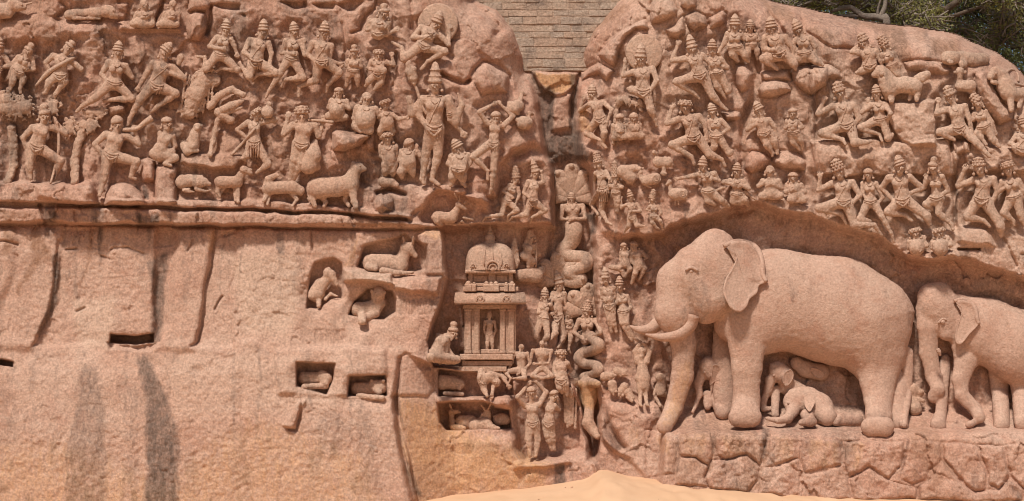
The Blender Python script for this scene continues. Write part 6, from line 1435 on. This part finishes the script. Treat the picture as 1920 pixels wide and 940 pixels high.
# ------------------------------------------------------------------ carved trees
def stone_tree(fr, label, trunk, lumps, seed=1, ridges=None, lift=0):
    """trunk: [(x,y,r)...]; lumps: [(cx,cy,rx,ry,n)] leafy masses"""
    rnd = random.Random(seed)
    ox, oy, k = FR[fr]
    root = tag(empty('carved_tree'), label, 'carved tree', 'trees carved in the rock')
    B = Blob(1.6, .8)
    for (a, b) in zip(trunk[:-1], trunk[1:]):
        x1, y1, x2, y2 = ox + a[0] / k, oy + a[1] / k, ox + b[0] / k, oy + b[1] / k
        B.cap((x1, y1, float(wall(x1, y1)) - 4 + lift), (x2, y2, float(wall(x2, y2)) - 4 + lift), a[2] / k, b[2] / k, 2.0)
    for (x1, y1, x2, y2, r) in ridges or []:
        x1, y1, x2, y2 = ox + x1 / k, oy + y1 / k, ox + x2 / k, oy + y2 / k
        B.cap((x1, y1, float(wall(x1, y1)) + 4 + lift), (x2, y2, float(wall(x2, y2)) + 4 + lift), r / k, r / k, 1.0)
    v, f = B.mesh(wave=1.2); mesh_np('trunk', v, f, M_ROCKF, root)
    for (cx, cy, rx, ry, n) in lumps:
        parts = []
        B = Blob(1.8, .7)
        x, y = ox + cx / k, oy + cy / k; r = min(rx, ry) / k * .55
        dx, dy = max(0, rx - ry) / k, max(0, ry - rx) / k
        B.cap((x - dx, y - dy, float(wall(x - dx, y - dy)) + 2 + lift), (x + dx, y + dy, float(wall(x + dx, y + dy)) + 2 + lift), r, r, 2)
        for i in range(n * 2):
            a, q = rnd.uniform(0, 6.28), math.sqrt(rnd.random())
            px, py = x + rx / k * q * math.cos(a), y + ry / k * q * math.sin(a)
            hh = r * .7 * math.sqrt(max(0, 1 - q * q)) * .8 + 1
            l_ = rnd.uniform(2.6, 5.0); an = rnd.uniform(.3, 2.8)
            B.cap((px, py, float(wall(px, py)) + hh + lift), (px + l_ * 1.4 * math.cos(an), py + l_ * 1.4 * math.sin(an), float(wall(px, py)) + hh - .5 + lift), l_ * .62, l_ * .3, .4)
        v, f = B.mesh(wave=.5); mesh_np('crown', v, f, M_ROCKF, root)
    return root
M_ROCKF = M_FIG
stone_tree('M1', 'carved leafy tree arching over the hunter with the bow', [(60, 690, 30), (110, 560, 34), (110, 420, 40), (95, 260, 40)], [(120, 90, 190, 110, 70), (20, 30, 120, 100, 40), (430, 90, 60, 90, 24)], 3)
stone_tree('M1', 'thin-stemmed carved tree with a leaf cluster between the two hunters', [(600, 690, 34), (600, 520, 38), (625, 380, 34), (660, 290, 44)], [(700, 235, 90, 60, 36), (560, 250, 60, 90, 26), (760, 130, 100, 50, 26)], 4)
stone_tree('T2', 'carved banyan with hanging roots in rows', [(60, 900, 60), (110, 750, 90), (170, 640, 80), (260, 640, 60)], [(70, 880, 110, 50, 30), (210, 560, 70, 40, 16)], 5,
           [(40 + 27 * i, 590 + (i % 3) * 14, 0 + 30 * i, 860, 11) for i in range(9)] + [(230, 860, 300, 770, 30), (300, 770, 400, 715, 30), (400, 715, 500, 760, 26), (300, 900, 390, 960, 40), (290, 960, 250, 1170, 22), (250, 1120, 230, 1250, 18)])
stone_tree('M4', 'small bent carved tree shading the two seated hermits', [(640, 380, 16), (655, 200, 18), (665, 90, 22), (700, 50, 28), (770, 30, 30), (840, 70, 24), (868, 120, 14)], [(720, 30, 70, 34, 22), (820, 50, 50, 34, 16)], 6)

# ------------------------------------------------------------------ masonry closing the top of the cleft
def masonry():
    rnd = random.Random(8)
    root = tag(empty('masonry_wall'), 'weathered coursed stone wall blocking the top of the cleft', 'wall')
    mats = [stone_mat('wall_stone_' + n, a, b, c, .9) for n, a, b, c in (('pale', (.50, .37, .28), (.42, .30, .225), (.26, .19, .15)), ('brown', (.47, .33, .245), (.42, .31, .23), (.22, .165, .135)), ('grey', (.43, .33, .26), (.48, .37, .285), (.18, .14, .115)))]
    v, f = box(840, 1240, -100, 134, -150, -120.6); solid('mortar', [(v, f)], mats[1], root, False)
    y = -84.0; row = 0
    while y < 130:
        h = min(rnd.uniform(11, 17), 133 - y)
        x = 850 + rnd.uniform(0, 30)
        while x < 1230:
            w = rnd.uniform(24, 58)
            cx, cy = x + w / 2, y + h / 2
            if float(poly_sd(TOPGAP, np.array([cx]), np.array([cy]))[0]) < 14 and cy > -70:
                v, f = box(x + .45, x + w - .45, y + .45, y + h - .45, -124, -119.4 + rnd.uniform(-.8, .8), 1.0)
                v = v + np.array([[rnd.uniform(-1, 1), rnd.uniform(-.8, .8), rnd.uniform(-.8, .8)] for _ in v])
                solid('stone', [(v.astype(np.float32), f)], rnd.choice(mats), root, False)
            x += w
        y += h; row += 1
masonry()

# ------------------------------------------------------------------ trees beyond the crest
def leaf_mat(name, a, b):
    m = bpy.data.materials.new(name); m.use_nodes = True
    N, L = m.node_tree.nodes, m.node_tree.links
    bs = N['Principled BSDF']; bs.inputs['Roughness'].default_value = .6
    at = N.new('ShaderNodeVertexColor'); at.layer_name = 'tone'
    x = N.new('ShaderNodeMix'); x.data_type = 'RGBA'
    x.inputs[6].default_value = (*a, 1); x.inputs[7].default_value = (*b, 1)
    L.new(at.outputs[0], x.inputs[0]); L.new(x.outputs[2], bs.inputs['Base Color'])
    tr = N.new('ShaderNodeBsdfTranslucent'); L.new(x.outputs[2], tr.inputs[0])
    ms = N.new('ShaderNodeMixShader'); ms.inputs[0].default_value = .4
    L.new(bs.outputs[0], ms.inputs[1]); L.new(tr.outputs[0], ms.inputs[2]); L.new(ms.outputs[0], N['Material Output'].inputs[0])
    return m
M_LEAF = [leaf_mat('olive_leaf', (.15, .14, .04), (.34, .31, .09)), leaf_mat('dark_leaf', (.09, .10, .033), (.24, .245, .07))]
M_BARK = stone_mat('bark', (.12, .085, .065), (.17, .13, .10), (.07, .05, .04), .8)
M_TWIG = stone_mat('grey_bark', (.26, .21, .17), (.20, .16, .13), (.15, .11, .09), .6)
def tree(label, trunk, limbs, clumps, nleaf, seed, mi=0, dist=-800, bark=None):
    rs = np.random.RandomState(seed); rnd = random.Random(seed)
    root = tag(empty('tree'), label, 'tree', 'trees beyond the crest of the rock')
    bark = bark or M_BARK
    def path(pts):
        q = curve([(a, b, dist + c) for a, b, r, c in pts], 6)
        rr = np.interp(np.linspace(0, 1, len(q)), np.linspace(0, 1, len(pts)), [p_[2] for p_ in pts])
        return tube_mesh(q, rr, 8)
    solid('trunk', [path(trunk)], bark, root)
    for l_ in limbs: solid('limb', [path(l_)], bark, root)
    tw = []
    for (cx, cy, cz, rx, ry, rz) in clumps:
        for i in range(20):
            a = rnd.uniform(0, 6.28); b = rnd.uniform(-1, 1)
            x0, y0, z0 = cx + rnd.uniform(-.5, .5) * rx, cy + rnd.uniform(-.5, .5) * ry, cz + rnd.uniform(-.5, .5) * rz
            x1, y1, z1 = cx + rx * math.cos(a), cy + ry * math.sin(a), cz + rz * b
            tw.append(tube_mesh(curve([(x0, y0, dist + z0), ((x0 + x1) / 2 + rnd.uniform(-9, 9), (y0 + y1) / 2 + rnd.uniform(-9, 9), dist + (z0 + z1) / 2), (x1, y1, dist + z1)], 3), [2.8, 2.3, 1.9, 1.5, 1.2, 1.0, .7], 4))
    tag(solid('twigs', tw, M_TWIG, root), kind='stuff')
    C = np.array(clumps); wgt = C[:, 3] * C[:, 4]; ci = rs.choice(len(C), nleaf, p=wgt / wgt.sum())
    d_ = rs.normal(size=(nleaf, 3)); d_ /= np.linalg.norm(d_, axis=1, keepdims=True)
    d_ *= rs.rand(nleaf, 1) ** .42
    pos = C[ci, :3] + d_ * C[ci, 3:6]; 
    pos += 5 * rs.normal(size=pos.shape) * (rs.rand(nleaf, 1) < .3)
    pos[:, 2] += dist
    t1 = rs.normal(size=(nleaf, 3)); t1 /= np.linalg.norm(t1, axis=1, keepdims=True)
    t2 = np.cross(t1, rs.normal(size=(nleaf, 3))); t2 /= np.linalg.norm(t2, axis=1, keepdims=True)
    s_ = rs.uniform(2.2, 4.6, (nleaf, 1))
    v = np.stack([pos - t1 * s_, pos + t2 * s_ * .42, pos + t1 * s_, pos - t2 * s_ * .42], 1).reshape(-1, 3)
    o = mesh_np('crown', P(v[:, 0], v[:, 1], v[:, 2]), np.arange(nleaf * 4, dtype=np.int32).reshape(-1, 4), M_LEAF[mi], root, False)
    ca = o.data.color_attributes.new('tone', 'FLOAT_COLOR', 'POINT')
    tone = np.clip(.5 + .28 * rs.normal(size=nleaf) + .25 * np.sin(ci * 1.7), 0, 1)
    ca.data.foreach_set('color', np.repeat(np.stack([tone] * 3 + [np.ones(nleaf)], 1), 4, 0).astype(np.float32).ravel())
    return root
def clumps(x0, x1, y0, y1, n, seed, r=(34, 60), z=120):
    q = random.Random(seed)
    return [(q.uniform(x0, x1), q.uniform(y0, y1), q.uniform(-z, z), q.uniform(*r), q.uniform(*r) * .7, q.uniform(*r)) for _ in range(n)]
tree('olive-green tree with a dark upright trunk rising past the crest', [(1752, 330, 15, 0), (1750, 120, 13, 0), (1746, 20, 11, 0), (1730, -180, 8, 0)],
     [[(1746, 40, 8, 0), (1800, 0, 6, 30), (1880, -50, 4, 50)], [(1748, 60, 7, 0), (1690, 10, 5, 20), (1640, -60, 3, 30)], [(1748, 50, 6, 0), (1790, 30, 4, 0), (1860, 5, 3, 10)]],
     clumps(1560, 1900, -230, 45, 46, 2), 26000, 11, 0, -760)
tree('tree with a thick leaning trunk at the far end of the crest', [(1830, 360, 20, 0), (1845, 140, 18, 0), (1868, 60, 16, 0), (1905, 5, 14, 0), (1990, -90, 10, 0)],
     [[(1862, 70, 8, 0), (1800, 90, 5, 10), (1770, 120, 3, 0)], [(1890, 20, 9, 0), (1870, -60, 6, 10), (1840, -150, 4, 0)]],
     clumps(1780, 2120, -260, 170, 52, 5, (34, 64)), 26000, 12, 1, -1000)
tree('sparse tree with pale bare branches sweeping low behind the crest', [(1640, 300, 9, 0), (1662, 60, 8, 0), (1650, 34, 7, 0), (1618, 30, 6, 0), (1592, 14, 5, 0), (1556, 22, 3, 0)],
     [[(1650, 34, 5, 0), (1660, 0, 4, 0), (1640, -60, 3, 0)], [(1618, 30, 4, 0), (1580, 30, 3, 0), (1556, 30, 2, 0)], [(1645, 32, 3, 0), (1648, 10, 2, 0), (1668, -40, 2, 0)]],
     clumps(1400, 1660, -210, 14, 34, 9, (28, 50), 90), 15000, 13, 0, -520, M_TWIG)
def back_hill():
    u = np.linspace(300, 3200, 60); w = np.linspace(-3400, -260, 30)
    U, V = np.meshgrid(u, w, indexing='ij')
    Z = 5.4 - 0.10 * np.clip((U - 1700) / 100, 0, None) ** 1.2 + 0.12 * fbm(U, V, 300, 71, 3)
    m = stone_mat('hill_soil', (.16, .11, .07), (.12, .10, .05), (.20, .13, .08), .8)
    v = np.stack([(U - 960) / 100, -V / 100, Z], -1).reshape(-1, 3)
    n1, n2 = U.shape; vid = np.arange(n1 * n2).reshape(n1, n2)
    q = np.stack([vid[:-1, :-1], vid[:-1, 1:], vid[1:, 1:], vid[1:, :-1]], -1).reshape(-1, 4)
    tag(mesh_np('hill', v, q, m), kind='structure')
back_hill()
def thicket():
    rs = np.random.RandomState(77); n = 26000
    x = rs.uniform(1350, 2300, n); y = 90 - 200 * rs.rand(n) ** 1.3 + 60 * fbm(x, x * 0, 90, 78, 2); d = rs.uniform(-2000, -1250, n)
    pos = np.stack([x, y + 20 + 0.28 * np.clip(x - 1700, 0, None), d], 1)
    t1 = rs.normal(size=(n, 3)); t1 /= np.linalg.norm(t1, axis=1, keepdims=True)
    t2 = np.cross(t1, rs.normal(size=(n, 3))); t2 /= np.linalg.norm(t2, axis=1, keepdims=True)
    s_ = rs.uniform(3.5, 7, (n, 1))
    v = np.stack([pos - t1 * s_, pos + t2 * s_ * .5, pos + t1 * s_, pos - t2 * s_ * .5], 1).reshape(-1, 3)
    o = mesh_np('undergrowth', P(v[:, 0], v[:, 1], v[:, 2]), np.arange(n * 4, dtype=np.int32).reshape(-1, 4), M_LEAF[1], None, False)
    ca = o.data.color_attributes.new('tone', 'FLOAT_COLOR', 'POINT')
    t = np.clip(.35 + .25 * rs.normal(size=n), 0, 1)
    ca.data.foreach_set('color', np.repeat(np.stack([t] * 3 + [np.ones(n)], 1), 4, 0).astype(np.float32).ravel())
    tag(o, kind='stuff')
thicket()

# ------------------------------------------------------------------ loose stones at the foot of the rock
def pebbles():
    rnd = random.Random(31)
    for k in range(16):
        px = rnd.choice([rnd.uniform(800, 1110), rnd.uniform(1180, 1900), rnd.uniform(780, 1900)])
        x = (px - 960) / 100.0; y = rnd.uniform(-2.3, -.75) if px > 1180 else rnd.uniform(-1.9, -.25)
        bank = float(np.interp(px, [600, 780, 860, 950, 1040, 1100, 1120, 1142, 1180, 1250, 1400, 1550, 1700, 1950, 2600], [0, .03, .12, .2, .28, .38, .54, .55, .44, .38, .24, .15, .12, .09, .05]))
        z = bank * (.25 + .75 * float(sstep(-3.2, -.6, np.float32(y))))
        r = rnd.uniform(.010, .026)
        v, f = ball_mesh((0, 0, 0), 1.0, 7, 5, .8)
        v = v * np.array([rnd.uniform(.7, 1.3), .6, rnd.uniform(.7, 1.3)]) + np.array([[rnd.uniform(-.15, .15) for _ in range(3)] for _ in v])
        w = np.stack([x + v[:, 0] * r, y + v[:, 2] * r, z + v[:, 1] * r + .2 * r], -1)
        o = mesh_np('pebble', w, f, M_ORANGE, None, False)
        tag(o, 'loose pebble lying on the sand at the foot of the rock', 'pebble', 'pebbles on the sand')
pebbles()
D -= hollow()
build_rock()
build_sand()
